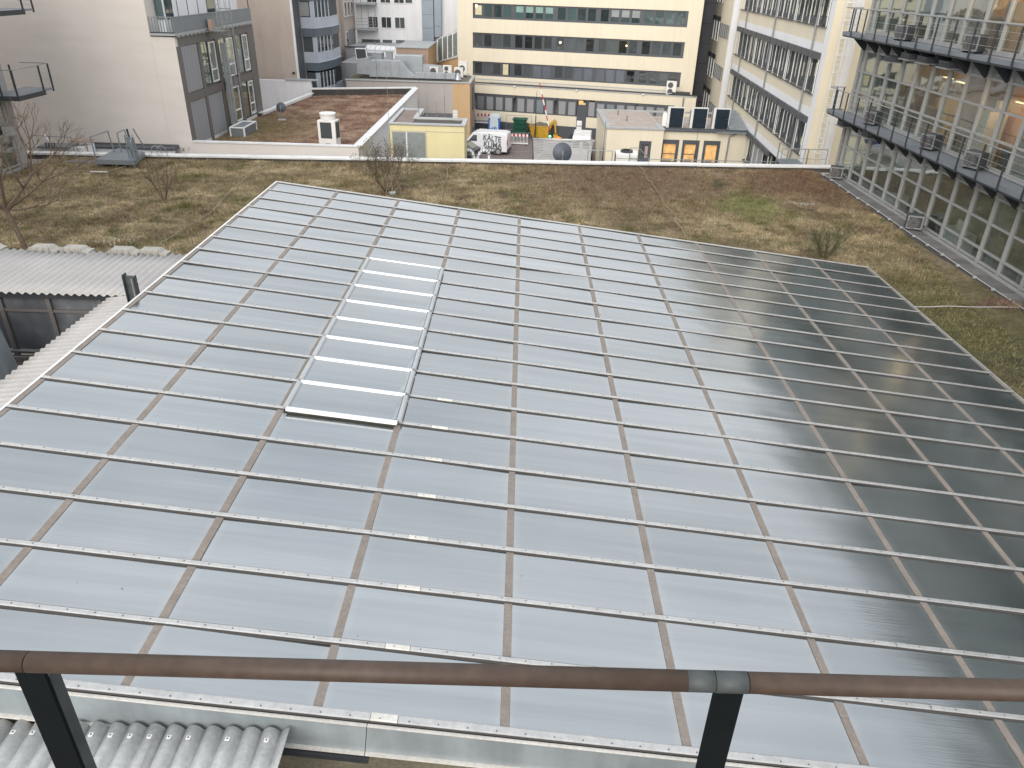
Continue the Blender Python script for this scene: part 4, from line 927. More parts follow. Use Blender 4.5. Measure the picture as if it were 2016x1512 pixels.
# condenser with top fan
cu = thing('condenser_unit', 'pale box condenser with a round black fan guard on top, just behind the parapet', 'condenser', (6.25, 45.4, 4.35), R(-4))
part('casing', MB().box((-.62, -.6, .1), (.65, .6, 1.28)), MT['ac_white'], cu, bevel=.02)
part('side_coil', MB().box((-.635, -.55, .15), (-.622, .55, 1.2)), MT['ac_dark'], cu)
part('panel_seam', MB().box((-.6, -.612, 1.02), (.63, -.603, 1.04)), MT['ac_dark'], cu)
g = part('fan_guard', MB().tube((.02, .05, 1.28), (.02, .05, 1.36), .36, 24), MT['ac_dark'], cu)
rg_ = MB()
for r in (.12, .2, .28, .36): rg_.path([(.02 + r * math.cos(R(a)), .05 + r * math.sin(R(a)), 1.40) for a in range(0, 361, 20)], .012, 5)
for a in range(0, 360, 60): rg_.tube((.02, .05, 1.43), (.02 + .36 * math.cos(R(a)), .05 + .36 * math.sin(R(a)), 1.37), .01, 5)
part('guard_ring', rg_, MT['black'], g)
# satellite dish
def dish(label, loc, r, rotz, h, key='dish'):
    t = thing('satellite_dish', label, 'satellite dish', loc, rotz)
    part('reflector', MB().dome((0, .02, h), r, -.16 * r / .5, 32, 5, axis=(0, 1, -.25)), MT[key], t, smooth=True)
    part('mast', MB().tube((0, -.18, 0), (0, -.18, h + .08), .03), MT['steel_galv'], t)
    part('bracket', MB().box((-.05, -.2, h - .1), (.05, -.05, h + .12)), MT['steel_galv'], t)
    part('feed_arm', MB().beam((0, .1, h - r * .9), (0, r * 1.0, h - r * .1), .03), MT['steel_dark'], t)
    part('base', MB().box((-.25, -.35, 0), (.25, .1, .05)), MT['coping_grey'], t); return t
dish('big dark round satellite dish seen from behind, just beyond the parapet', (2.38, 43.9, 4.35), .56, R(8), 1.45)
dish('small dark satellite dish standing on the red planted annex roof', (-16.5, 53.5, 5.5), .33, R(5), .8)
# wavy metal canopy in the yard
cy = thing('corrugated_shelter', 'pale corrugated shelter roof in the yard behind the round dish', 'shelter', (0, 0, 0))
for k in range(14):
    y0 = 54.3 + k * .613; y1 = y0 + .63
    b = MB(); n = 10
    for s in (0, 1):
        for i in range(n + 1):
            u = i / n; x = .95 + (4.95 + (y0 - 54.3) * .12 - .95) * u; z = 3.06 - .10 * math.sin(math.pi * u) + .012 * math.sin(u * 9 + k)
            b.v.append((x, (y0, y1)[s], z + (.0 if s else .035)))
    for i in range(n): b.f.append((i, i + 1, n + 2 + i, n + 1 + i)); b.m.append(0)
    part('roof_sheet', b, MT['wave'], cy)
part('edge_beam', MB().beam((.93, 54.3, 2.9), (.93, 62.9, 2.9), .08, .22), MT['steel_dark'], cy); part('edge_beam', MB().beam((.93, 62.95, 2.95), (6, 62.95, 2.95), .08, .16), MT['coping'], cy)
for x, y in ((1.0, 54.5), (1.0, 62.6), (5.8, 62.6), (4.9, 54.5)): part('post', MB().box((x - .05, y - .05, 0), (x + .05, y + .05, 2.95)), MT['steel_dark'], cy)
# railings and posts behind the parapet
def railing(label, pts, z0, h, step=2.2, mids=(.5,), cat='railing', key='steel_galv'):
    t = thing('railing', label, cat, (0, 0, 0))
    for a, c in zip(pts, pts[1:]):
        a = Vector(a); c = Vector(c); part('top_rail', MB().tube(a + Vector((0, 0, h)), c + Vector((0, 0, h)), .024), MT[key], t)
        for m in mids: part('mid_rail', MB().tube(a + Vector((0, 0, h * m)), c + Vector((0, 0, h * m)), .016, 6), MT[key], t)
        n = max(1, round((c - a).length / step))
        for i in range(n + 1):
            p = a.lerp(c, i / n); part('post', MB().tube(p, p + Vector((0, 0, h)), .022, 6), MT[key], t)
    return t
railing('thin grey railing from the fan condenser to the wing, behind the parapet', [(7.4, 44.0, 4.4), (11.5, 44.2, 4.4), (14.8, 44.3, 4.4)], 0, 1.15, 2.0)
railing('short grey stair railing descending beside the fan condenser', [(6.35, 44.6, 4.9), (6.85, 44.6, 4.9), (7.45, 44.6, 4.35)], 0, 1.15, .6)
railing('thin grey railing between the dish and the fan condenser', [(3.9, 44.3, 4.6), (5.3, 44.3, 4.6)], 0, 1.3, .7)
railing('grey railing on the parapet corner in front of the cage ladder', [(14.0, 41.2, 5.9), (16.45, 41.25, 5.9)], 0, 1.0, 1.6)
def mast(label, x, y, z0, z1, r0=.03, r1=.012, key='steel_galv', base=True):
    t = thing('lightning_rod', label, 'lightning rod', (x, y, z0), group='thin lightning rods')
    h = z1 - z0
    part('shaft', MB().tube((0, 0, 0), (0, 0, h * .5), r0, 8), MT[key], t); part('tip', MB().tube((0, 0, h * .5), (0, 0, h), r1, 6), MT[key], t)
    if base:
        part('foot', MB().tube((0, 0, 0), (0, 0, .08), .16, 14), MT['coping_grey'], t)
        for a in (0, 120, 240): part('stay', MB().tube((0, 0, min(1.2, h * .3)), (.45 * math.cos(R(a)), .45 * math.sin(R(a)), .03), .01, 5), MT[key], t)
    return t
mast('slender lightning rod on a tripod at the bare bush on the planted roof', -5.72, 33.4, 5.9, 11.2, .022, .009, 'wire')
mast('dark lightning rod at the left side of the service building', 4.86, 45.2, 4.35, 7.4, .025, .012, 'steel_dark')
mast('lightning rod with a white ball foot at the lit windows', 10.9, 48.0, 4.35, 6.9, .02, .012, 'steel_dark')
mast('dark lightning rod on the yard side of the low cream storey', -.2 + 1.6, 78.5, 0, 4.6, .05, .02, 'steel_dark')
for k, (x, y, z0, z1) in enumerate(((-5.97, 45.2, 7.1, 9.5), (-4.45, 45.0, 7.1, 9.9), (-5.55, 45.6, 7.1, 8.6), (-4.95, 45.3, 7.1, 8.2))):
    mast('lightning rod on the yellow room roof, ' + ('tall one at left', 'tallest, at right', 'short one at left', 'shortest, in the middle')[k], x, y, z0, z1, .022, .01, 'steel_galv', False)

# ================================================================ YARD: VAN, CAR, SITE EQUIPMENT
def text_mesh(s, size, name='lettering', mt=None, ext=.004, bold=.0):
    cu = bpy.data.curves.new(name, 'FONT'); cu.body = s; cu.size = size; cu.extrude = ext; cu.offset = bold; cu.resolution_u = 2; cu.fill_mode = 'BOTH'
    o = bpy.data.objects.new(name, cu); COL.objects.link(o); bpy.context.view_layer.update()
    me = bpy.data.meshes.new_from_object(o.evaluated_get(bpy.context.evaluated_depsgraph_get())); bpy.data.objects.remove(o); bpy.data.curves.remove(cu)
    me.materials.clear(); me.materials.append(mt or MT['text_dark']); me.name = name; return me
def wheel(b, x, y, z=.33, r=.33, wdt=.2):
    part_ = MB().tube((x, y - wdt / 2, z), (x, y + wdt / 2, z), r, 18); return part_
# van: local x forward, y left; near side faces -y... the side with lettering is the vehicle's left side (+y)
def car_body(name, prof, w_, mt, t, taper=.12, zt=1.0):
    b = MB(); n = len(prof); k = 0
    for s in (-1, 1):
        for x, z in prof: b.v.append((x, s * (w_ / 2 - (taper * max(0, z - zt))), z))
    b.f.append(tuple(range(n))); b.m.append(0); b.f.append(tuple(range(n, 2 * n))[::-1]); b.m.append(0)
    for i in range(n):
        j = (i + 1) % n; b.f.append((i, n + i, n + j, j)); b.m.append(0)
    return part(name, b, mt, t, bevel=.05)
van = thing('panel_van', 'white panel van with large dark lettering on its side, parked in the yard', 'van', (-3.2, 71.6, 0), R(170)); van.scale = (.86, 1, 1)
vp = [(-2.45, .3), (-2.45, 1.75), (-2.38, 1.92), (-1.9, 1.98), (1.0, 1.95), (1.35, 1.86), (2.0, 1.18), (2.42, 1.0), (2.5, .75), (2.5, .3)]
car_body('body', vp, 1.9, MT['car_white'], van)
for x in (-1.5, 1.55):
    for s in (-1, 1):
        wv = part('wheel', MB().tube((x, s * .80, .33), (x, s * .965, .33), .33, 20), MT['black'], van)
        part('rim', MB().tube((x, s * .966, .33), (x, s * .975, .33), .19, 14), MT['alu'], wv)
def sidep(poly, off, y0=.93):  # polygon on the left side
    b = MB(); b.v = [(x, y0 - .12 * max(0, z - 1.0) + off, z) for x, z in poly] + [(x, y0 - .12 * max(0, z - 1.0) + off + .01, z) for x, z in poly]; n = len(poly)
    b.f = [tuple(range(n)), tuple(range(n, 2 * n))[::-1]] + [(i, n + i, n + (i + 1) % n, (i + 1) % n) for i in range(n)]; b.m = [0] * len(b.f); return b
part('side_window', sidep([(.85, 1.15), (.85, 1.68), (1.25, 1.68), (1.78, 1.15)], .015), MT['pane_far'], van)
b = sidep([(.85, 1.15), (.85, 1.68), (1.25, 1.68), (1.78, 1.15)], 0); b.v = [(x, -y, z) for x, y, z in b.v]; part('side_window', b, MT['pane_far'], van)
part('windscreen', MB().hexa([(1.40, -.7, 1.80), (1.98, -.82, 1.2), (1.98, .82, 1.2), (1.40, .7, 1.80), (1.42, -.7, 1.83), (2.0, -.82, 1.23), (2.0, .82, 1.23), (1.42, .7, 1.83)]), MT['pane_far'], van)
part('door_seam', sidep([(.62, .4), (.62, 1.8), (.635, 1.8), (.635, .4)], .014), MT['fan_grey'], van)
part('door_seam', sidep([(-.75, .4), (-.75, 1.8), (-.735, 1.8), (-.735, .4)], .014), MT['fan_grey'], van)
part('roof_seam', MB().box((-2.2, -.6, 1.985), (.9, -.55, 2.0)).box((-2.2, .55, 1.985), (.9, .6, 2.0)), MT['car_white'], van)
part('tail_light', MB().box((-2.47, .78, .9), (-2.42, .93, 1.4)), MT['red'], van); part('tail_light', MB().box((-2.47, -.93, .9), (-2.42, -.78, 1.4)), MT['red'], van)
part('bumper', MB().box((-2.52, -.9, .28), (-2.44, .9, .5)), MT['ac_dark'], van); part('bumper', MB().box((2.44, -.9, .28), (2.56, .9, .52)), MT['ac_dark'], van)
for s, z, size, x in (('KÄLTE', 1.30, .68, .20), ('KLIMA', .74, .70, .12), ('PETERS', .26, .60, .02)):
    o = link('lettering', text_mesh(s, size, bold=.02), van, loc=(x, .965 - .12 * max(0, z - 1.0), z)); o.rotation_euler = (R(90 - (6.8 if z > 1 else (2.6 if z > .6 else 0))), R(4), R(180))
# dark car
dc = thing('parked_car', 'dark grey car parked in front of the lettered van, half hidden by the yellow room', 'car', (-6.0, 68.9, 0), R(165))
cp = [(-2.2, .3), (-2.2, .95), (-2.0, 1.0), (-1.3, 1.46), (.2, 1.5), (.55, 1.42), (1.3, .98), (2.1, .82), (2.25, .6), (2.25, .3)]
car_body('body', cp, 1.8, MT['car_dark'], dc, .28, .95)
for x in (-1.4, 1.4):
    for s in (-1, 1): part('wheel', MB().tube((x, s * .75, .32), (x, s * .91, .32), .32, 18), MT['black'], dc)
for s in (-1, 1):
    b = MB(); pl = [(-1.25, 1.02), (-1.2, 1.38), (.15, 1.42), (.45, 1.32), (.95, 1.02)]
    b.v = [(x, s * (.9 - .28 * max(0, z - .95) + .012), z) for x, z in pl] + [(x, s * (.9 - .28 * max(0, z - .95) + .02), z) for x, z in pl]; n = 5
    b.f = [tuple(range(n)), tuple(range(n, 2 * n))[::-1]] + [(i, n + i, n + (i + 1) % n, (i + 1) % n) for i in range(n)]; b.m = [0] * len(b.f); part('side_window', b, MT['pane_far'], dc)
part('rear_window', MB().hexa([(-1.95, -.7, 1.05), (-1.35, -.62, 1.42), (-1.35, .62, 1.42), (-1.95, .7, 1.05), (-1.98, -.7, 1.07), (-1.38, -.62, 1.45), (-1.38, .62, 1.45), (-1.98, .7, 1.07)]), MT['pane_far'], dc)
# white vehicle behind shelter
v2 = thing('white_van', 'white van seen from above behind the corrugated shelter', 'van', (5.5, 69.6, 0), R(84))
car_body('body', [(-2.3, .3), (-2.3, 2.2), (-2.1, 2.45), (1.1, 2.45), (1.5, 2.3), (2.0, 1.3), (2.6, 1.1), (2.6, .3)], 1.9, MT['car_white'], v2)
for x in (-1.4, 1.6):
    for s in (-1, 1): part('wheel', MB().tube((x, s * .80, .34), (x, s * .965, .34), .34, 18), MT['black'], v2)
part('windscreen', MB().hexa([(1.5, -.75, 2.15), (1.95, -.8, 1.4), (1.95, .8, 1.4), (1.5, .75, 2.15), (1.56, -.75, 2.17), (2.0, -.8, 1.42), (2.0, .8, 1.42), (1.56, .75, 2.17)]), MT['pane_far'], v2)
part('rear_door_seam', MB().box((-2.31, -.01, .5), (-2.302, .01, 2.1)), MT['fan_grey'], v2); part('rear_window', MB().box((-2.315, .15, 1.45), (-2.303, .75, 2.0)).box((-2.315, -.75, 1.45), (-2.303, -.15, 2.0)), MT['pane_far'], v2)
# portable toilet
pt = thing('portable_toilet', 'blue and white portable toilet cabin by the brown building', 'toilet cabin', (-2.75, 79.2, 0), R(-6))
part('wall', MB().box((-.55, -.55, .1), (.55, .55, 1.72)), MT['wc_white'], pt, bevel=.03); part('corner_post', MB().box((-.58, -.58, .1), (-.44, -.44, 2.0)), MT['blue'], pt); part('corner_post', MB().box((.44, -.58, .1), (.58, -.44, 2.0)), MT['blue'], pt)
part('roof', MB().prism([(-.6, 1.95), (-.42, 2.2), (.42, 2.2), (.6, 1.95)], -.6, .6, ax='y'), MT['wc_white'], pt); part('door', MB().box((-.40, -.575, .2), (.40, -.555, 1.95)), MT['wc_white'], pt)
part('upper_band', MB().box((-.56, -.553, 1.72), (.56, .553, 1.95)), MT['blue'], pt); part('side_panel', MB().box((.555, -.45, .2), (.57, .45, 1.6)), MT['blue'], pt)
o = link('lettering', text_mesh('DIXI', .40, mt=MT['blue'], bold=.02), pt, loc=(-.40, -.58, .62)); o.rotation_euler = (R(90), R(-22), 0)
# stack of green boxes
for k in range(4):
    t = thing('green_crate', 'dark green container in the yard, ' + ('bottom of the stack', 'second from the bottom of the stack', 'third from the bottom of the stack', 'top of the stack')[k], 'container', (-.15, 78.2, .12 + .5 * k), R(-8), 'stacked green containers')
    part('body', MB().hexa([(-.58, -.5, 0), (.58, -.5, 0), (.58, .5, 0), (-.58, .5, 0), (-.66, -.56, .38), (.66, -.56, .38), (.66, .56, .38), (-.66, .56, .38)]), MT['green_box'], t); part('rim', MB().box((-.72, -.64, .385), (.72, .6, .45)), MT['green_box'], t)
# yellow skip
sk = thing('yellow_skip', 'yellow waste skip full of debris behind the red and white barrier pole', 'skip', (2.1, 79.6, 0), R(-10)); sk.scale = (.68, 1, .9)
part('body', MB().hexa([(-1.3, -.8, .15), (1.1, -.8, .15), (1.1, .8, .15), (-1.3, .8, .15), (-1.75, -.95, 1.35), (1.5, -.95, 1.35), (1.5, .95, 1.35), (-1.75, .95, 1.35)]), MT['skip'], sk)
part('rim', MB().box((-1.8, -1.0, 1.35), (1.55, -.9, 1.43)).box((-1.8, .9, 1.35), (1.55, 1.0, 1.43)).box((-1.8, -.9, 1.35), (-1.7, .9, 1.43)).box((1.45, -.9, 1.35), (1.55, .9, 1.43)), MT['skip'], sk)
part('rib', MB().box((-.8, -.96, .3), (-.7, -.86, 1.35)).box((.4, -.96, .3), (.5, -.86, 1.35)), MT['skip'], sk); part('debris', MB().hexa([(-1.5, -.8, 1.36), (1.3, -.8, 1.36), (1.3, .8, 1.36), (-1.5, .8, 1.36), (-.8, -.2, 1.6), (.3, -.3, 1.66), (.5, .3, 1.6), (-.5, .3, 1.7)]), MT['mossy'], sk)
lm = thing('lifting_arm', 'orange yellow lifting arm leaning over the skip', 'skip arm', (3.2, 79.3, 0), R(-10)); lm.scale = (.6, 1, .9)
part('arm', MB().beam((-.6, 0, 1.5), (.3, 0, 2.0), .25, .3), MT['skip'], lm); part('arm', MB().beam((.3, 0, 2.0), (.55, 0, .6), .25, .3), MT['skip'], lm); part('foot', MB().box((.2, -.4, 0), (.9, .4, .5)), MT['skip'], lm)
# site barriers
def barrier(label, x, y, z=0, rz=0, w_=1.75, n=9):
    t = thing('site_barrier', label, 'barrier', (x, y, z), rz, 'red and white site barriers')
    for k in range(n): part('board_stripe', MB().box((-w_ / 2 + w_ / n * k + .002, -.02, .78), (-w_ / 2 + w_ / n * (k + 1) - .002, .02, 1.02)), MT['red' if k % 2 else 'white'], t)
    for k in range(12): part('bar', MB().box((-w_ / 2 + .04 + k * (w_ - .1) / 11, -.012, .2), (-w_ / 2 + .08 + k * (w_ - .1) / 11, .012, .78)), MT['white'], t)
    part('bottom_rail', MB().box((-w_ / 2, -.02, .08), (w_ / 2, .02, .2)), MT['white'], t); part('foot', MB().box((-w_ / 2 + .1, -.35, 0), (-w_ / 2 + .25, .35, .08)), MT['black'], t); part('foot', MB().box((w_ / 2 - .25, -.35, 0), (w_ / 2 - .1, .35, .08)), MT['black'], t)
barrier('red and white barrier fence directly behind the lettered van', -.15, 75.6, 0, R(-3), 1.65)
barrier('red and white barrier fence standing at the foot of the brown building', -4.0, 81.3, .9, R(-10), 1.7, 9)
# boom barrier
bb = thing('barrier_pole', 'red and white striped barrier pole raised almost upright in the yard', 'barrier pole', (2.75, 74.0, 0), 0)
part('post', MB().box((-.18, -.15, 0), (.18, .15, 1.1)), MT['red'], bb)
for k in range(10):
    a = Vector((.08, 0, 1.2)).lerp(Vector((-1.2, 0, 5.9)), k / 10); c = Vector((.08, 0, 1.2)).lerp(Vector((-1.2, 0, 5.9)), (k + 1) / 10); part('stripe', MB().beam(a, c, .13, .10), MT['white' if k % 2 == 0 else 'red'], bb)
tl = thing('signal_lamp', 'small black signal head glowing green at the foot of the barrier pole', 'signal', (2.72, 73.6, 0))
part('post', MB().tube((0, 0, 0), (0, 0, 1.2), .035), MT['steel_galv'], tl); part('housing', MB().box((-.15, -.1, 1.1), (.15, .1, 1.85)), MT['black'], tl, bevel=.02); part('green_lens', MB().tube((0, -.12, 1.28), (0, -.101, 1.28), .09, 16), MT['green_light'], tl); part('dark_lens', MB().tube((0, -.115, 1.62), (0, -.101, 1.62), .09, 16), MT['ac_dark'], tl)
# low block wall with round sign
lw = thing('block_barrier', 'grey concrete block barrier with a small round sign beside the white van', 'barrier', (3.3, 72.2, 0), R(-4))
for k in range(3): part('block', MB().box((-1.2 + k * .82, -.25, 0), (-1.2 + k * .82 + .79, .25, 1.0)), MT['coping_grey'], lw)
part('sign', MB().tube((.95, -.27, .75), (.95, -.255, .75), .2, 18), MT['red'], lw); part('sign_face', MB().tube((.95, -.28, .75), (.95, -.271, .75), .14, 18), MT['white'], lw)
solo('orange_drum', MB().tube((3.6, 75.8, 0), (3.6, 75.8, .75), .38, 18).dome((3.6, 75.8, .751), .36, .12), MT['orange'], 'orange drum standing behind the concrete block barrier', 'drum')
solo('traffic_sleeve', MB().box((2.95, 73.4, 0), (3.2, 73.65, .8)).box((2.93, 73.38, .8), (3.22, 73.67, 1.1)), MT['car_white'], 'white marker block beside the signal lamp', 'marker')
railing('wire mesh site fence between the containers and the skip', [(-1.6, 79.8, 0), (1.0, 79.5, 0)], 0, 2.1, 2.6, (.33, .66), 'fence')
railing('wire mesh site fence in front of the van lettering', [(-.75, 68.3, 0), (.8, 68.6, 0)], 0, 2.4, 1.6, (.33,), 'fence')
railing('handrails of the entrance stair at the dark yard door', [(5.0, 79.9, .4), (6.6, 78.9, .4)], 0, 1.6, 1.6, (.5,), 'handrail', 'steel_dark')
# silver duct bundle on the low terrace
du = thing('duct_bundle', 'silver ventilation pipes bending down into a box just behind the parapet', 'ducts', (-2.55, 44.0, 4.35))
def arc(cx, s, r=.11):
    return MB().path([(cx - s * .42, .3, .2), (cx - s * .42, .3, 1.15), (cx - s * .36, .26, 1.28), (cx - s * .24, .2, 1.36), (cx - s * .05, .1, 1.36), (cx + s * .08, 0, 1.3), (cx + s * .18, -.15, 1.1), (cx + s * .28, -.5, .72)], r, 12)
part('pipe', arc(-.35, 1), MT['duct_silver'], du, smooth=True); part('pipe', arc(.28, -1), MT['duct_silver'], du, smooth=True)
part('pipe', MB().tube((-.6, -.3, .75), (-.1, -.35, .72), .09, 12), MT['duct_silver'], du); part('pipe', MB().tube((.2, -.5, .75), (.75, -.45, .70), .09, 12), MT['duct_silver'], du)
part('plenum', MB().box((-.12, -.75, .1), (.3, -.35, .95)), MT['duct_silver'], du, bevel=.02)
part('support_frame', MB().beam((-.8, -.1, .1), (-.8, -.1, 1.22), .05).beam((.8, -.1, .1), (.8, -.1, 1.22), .05).beam((-.8, -.1, 1.2), (.8, -.1, 1.2), .04), MT['steel_galv'], du)

# ================================================================ BROWN PLANT BUILDING AND ITS ROOF EQUIPMENT
bb_ = thing('plant_building', 'brown and grey building with ventilation ducts on its flat roof, left of the yard', 'building', (0, 0, 0))
part('wall', MB().box((-16.0, 72, 0), (-6.36, 72.3, 5.92)), MT['grey_stone'], bb_)
part('wall', MB().prism([(-6.36, 71.995), (-4.78, 71.995), (-4.7, 77.9), (-6.36, 79)], 0, 5.92), MT['brown_wall'], bb_)
part('wall', MB().box((-6.355, 71.97, 0), (-4.80, 71.99, 5.9)), MT['orange_wall'], bb_)
part('wall', MB().box((-16.0, 72.3, 0), (-6.36, 79, 5.6)), MT['brown_wall'], bb_)
part('roof', MB().prism([(-16, 72.3), (-5.0, 72.3), (-4.95, 77.6), (-8, 79.5), (-16, 79.5)], 5.85, 5.93), MT['mossy'], bb_)
part('coping', MB().box((-16.1, 71.9, 5.93), (-4.7, 72.2, 6.02)), MT['coping_grey'], bb_); part('coping', MB().prism([(-4.98, 72.2), (-4.7, 72.2), (-4.6, 77.9), (-4.9, 77.9)], 5.93, 6.02), MT['coping_grey'], bb_)
lv = part('louvre', MB().box((-4.70, 74.6, 3.2), (-4.66, 76.8, 5.4)), MT['steel_blue'], bb_)
for k in range(6): part('louvre_slat', MB().box((-4.66, 74.7, 3.35 + .33 * k), (-4.63, 76.7, 3.45 + .33 * k)), MT['frame_grey'], lv)
part('lower_louvre', MB().box((-4.69, 75, .4), (-4.65, 77, 1.6)), MT['steel_blue'], bb_)
du2 = thing('roof_duct', 'large grey sheet metal ventilation duct running across the plant building roof', 'duct', (0, 0, 5.95))
part('intake_hood', MB().hexa([(-15.3, 73.6, .35), (-14.1, 73.6, .3), (-14.1, 75.2, .3), (-15.3, 75.2, .35), (-15.2, 73.6, 1.6), (-14.1, 73.6, 1.75), (-14.1, 75.2, 1.75), (-15.2, 75.2, 1.6)]), MT['duct'], du2)
part('main_duct', MB().box((-14.09, 73.5, .15), (-12.2, 75, 1.5)), MT['duct'], du2); part('main_duct', MB().box((-12.19, 73.5, .15), (-11.4, 75, 1.5)), MT['duct'], du2)
part('taper', MB().hexa([(-11.39, 73.5, .12), (-9.9, 73.5, .12), (-9.9, 75, .12), (-11.39, 75, .12), (-11.39, 73.5, 1.5), (-10.6, 73.5, .62), (-10.6, 75, .62), (-11.39, 75, 1.5)]), MT['duct'], du2)
for k in range(4): part('low_duct', MB().box((-9.89 + k * .92, 73.3, .15), (-9.0 + k * .92, 74, .62)), MT['duct'], du2)
part('end_elbow', MB().dome((-6.0, 73.6, .1), .38, .6, 14), MT['duct'], du2, smooth=True)
for k in range(7): part('joint_flange', MB().box((-14.12 + k * .66, 73.46, .12), (-14.08 + k * .66, 73.49, 1.52)), MT['coping_grey'], du2) if k in (0, 3, 4) else None
part('support', MB().box((-14.8, 73.6, -.02), (-10, 73.8, .14)).box((-9.8, 73.4, -.02), (-6.2, 73.6, .14)), MT['steel_dark'], du2)
hb2 = thing('vent_cowl', 'grey angled ventilation cowl with a dark mouth at the left end of the roof ducts', 'vent cowl', (-14.9, 74.4, 7.5), R(10))
part('cowl', MB().hexa([(-.5, -.3, 0), (.5, -.3, 0), (.5, .5, 0), (-.5, .5, 0), (-.6, -.1, .9), (.4, -.1, .9), (.5, .5, .9), (-.5, .5, .9)]), MT['duct'], hb2); part('mouth', MB().hexa([(-.45, -.33, .06), (.42, -.33, .06), (.42, -.31, .06), (-.45, -.31, .06), (-.55, -.14, .84), (.34, -.14, .84), (.34, -.12, .84), (-.55, -.12, .84)]), MT['black'], hb2)
ah = thing('air_handling_unit', 'boxy grey air handling unit behind the roof ducts, at the left', 'ventilation unit', (-14.3, 77.0, 5.95))
part('casing', MB().box((-1.1, -.8, .1), (.9, .8, 1.9)), MT['duct'], ah, bevel=.02); part('lid', MB().hexa([(-1.2, -.9, 1.91), (1.0, -.9, 1.91), (1.0, .9, 1.91), (-1.2, .9, 1.91), (-.9, -.6, 2.05), (.8, -.6, 2.05), (.8, .9, 2.05), (-.9, .9, 2.05)]), MT['coping_grey'], ah)
part('stack', MB().box((1.2, -.4, 0), (1.8, .2, 2.0)), MT['duct'], ah); part('stack_cap', MB().box((1.1, -.5, 2.01), (1.9, .3, 2.1)), MT['coping_grey'], ah)
bl = thing('bulk_duct', 'tall grey boxy duct riser in front of the brown upper block', 'duct', (-10.5, 77.2, 5.95))
part('riser', MB().box((-1.7, -.7, 0), (.9, .7, 1.75)), MT['duct'], bl, bevel=.02); part('branch', MB().hexa([(.91, -.6, 0), (3.4, -.6, 0), (3.4, .5, 0), (.91, .5, 0), (.91, -.6, 1.0), (2.6, -.6, .85), (2.6, .5, .85), (.91, .5, 1.0)]), MT['duct'], bl); part('tank', MB().tube((-1.2, -1.3, .1), (-1.2, -1.3, 1.2), .42, 18), MT['duct'], bl)
part('bright_elbow', MB().hexa([(-2.5, -1.4, .5), (-2.2, -1.4, .5), (-2.2, -1.0, .5), (-2.5, -1.0, .5), (-2.9, -1.4, 1.35), (-2.55, -1.4, 1.45), (-2.55, -1.0, 1.45), (-2.9, -1.0, 1.35)]), MT['alu_bright'], bl)
wc_ = thing('white_cabinet', 'white roof cabinet with a dark opening beside the grey ducts', 'cabinet', (-12.9, 77.6, 5.95)); part('casing', MB().box((-.9, -.6, .2), (.75, .6, 1.35)), MT['ac_white'], wc_); part('opening', MB().box((.2, -.62, .35), (.65, -.605, 1.1)), MT['ac_dark'], wc_)
for k, (x, y, z, h, tw, lb_) in enumerate(((-8.5, 76.6, 6.0, .78, False, 'white air conditioner with one fan, leftmost on the plant building roof'), (-7.2, 76.2, 6.0, .98, True, 'white twin fan air conditioner in the middle of the plant roof row'), (-6.05, 75.2, 6.0, .92, False, 'white air conditioner at the right end of the plant roof'), (-5.8, 77.2, 6.0, 1.25, False, 'white air conditioner farthest back at the right of the plant roof'))):
    ac_unit(lb_, (x, y, z), R(-4), 'ac_white', .82, h, .36, 'air conditioners on the plant roof', twin=tw)
mast('grey antenna mast on the plant building roof, at left', -13.3, 72.6, 6.0, 9.3, .03, .012, 'steel_galv', False)
# upper blocks behind
ub = thing('upper_block', 'brown and orange upper block behind the roof ducts', 'building', (0, 0, 0))
part('wall', MB().box((-12.6, 80.0, 0), (-9.55, 88, 8.05)), MT['brown_wall'], ub); part('side_face', MB().box((-9.54, 80.0, 0), (-9.48, 88, 8.05)), MT['orange_wall'], ub)
part('coping', MB().box((-12.7, 79.9, 8.06), (-9.4, 88.1, 8.15)), MT['coping_grey'], ub)
part('low_wall', MB().hexa([(-9.45, 88, 0), (-6.6, 84.75, 0), (-6.6, 85, 0), (-9.4, 88.3, 0), (-9.45, 88, 6.0), (-6.6, 84.75, 7.0), (-6.6, 85, 7.0), (-9.4, 88.3, 6.0)]), MT['orange_wall'], ub)
part('coping', MB().hexa([(-9.5, 87.9, 6.01), (-6.6, 84.6, 7.01), (-6.6, 85.1, 7.01), (-9.4, 88.4, 6.01), (-9.5, 87.9, 6.12), (-6.6, 84.6, 7.12), (-6.6, 85.1, 7.12), (-9.4, 88.4, 6.12)]), MT['coping'], ub)
gs = thing('glass_screen', 'white framed glass screen on the slanting orange wall', 'glass screen', (0, 0, 0))
P0, P1 = Vector((-9.35, 88.15, 6.15)), Vector((-6.95, 85.35, 7.1))
for k in range(5):
    p = P0.lerp(P1, k / 4); part('post', MB().beam(p, p + Vector((0, 0, 2.1 + .1 * k)), .09), MT['frame_white'], gs)
    if k < 4:
        q = P0.lerp(P1, (k + 1) / 4); part('pane', MB().hexa([p, q, q + Vector((.02, .02, 0)), p + Vector((.02, .02, 0)), p + Vector((0, 0, 2.1)), q + Vector((0, 0, 2.2)), q + Vector((.02, .02, 2.2)), p + Vector((.02, .02, 2.1))]), MT['spandrel'], gs)
part('top_rail', MB().beam(P0 + Vector((0, 0, 2.15)), P1 + Vector((0, 0, 2.5)), .08), MT['frame_white'], gs)
sh = thing('metal_roofed_shed', 'shed with a white standing seam roof beside the brown upper block', 'shed', (0, 0, 0))
def roofz(x, y): return 7.1 + (y - 79) * .19 - (x + 16) * .04
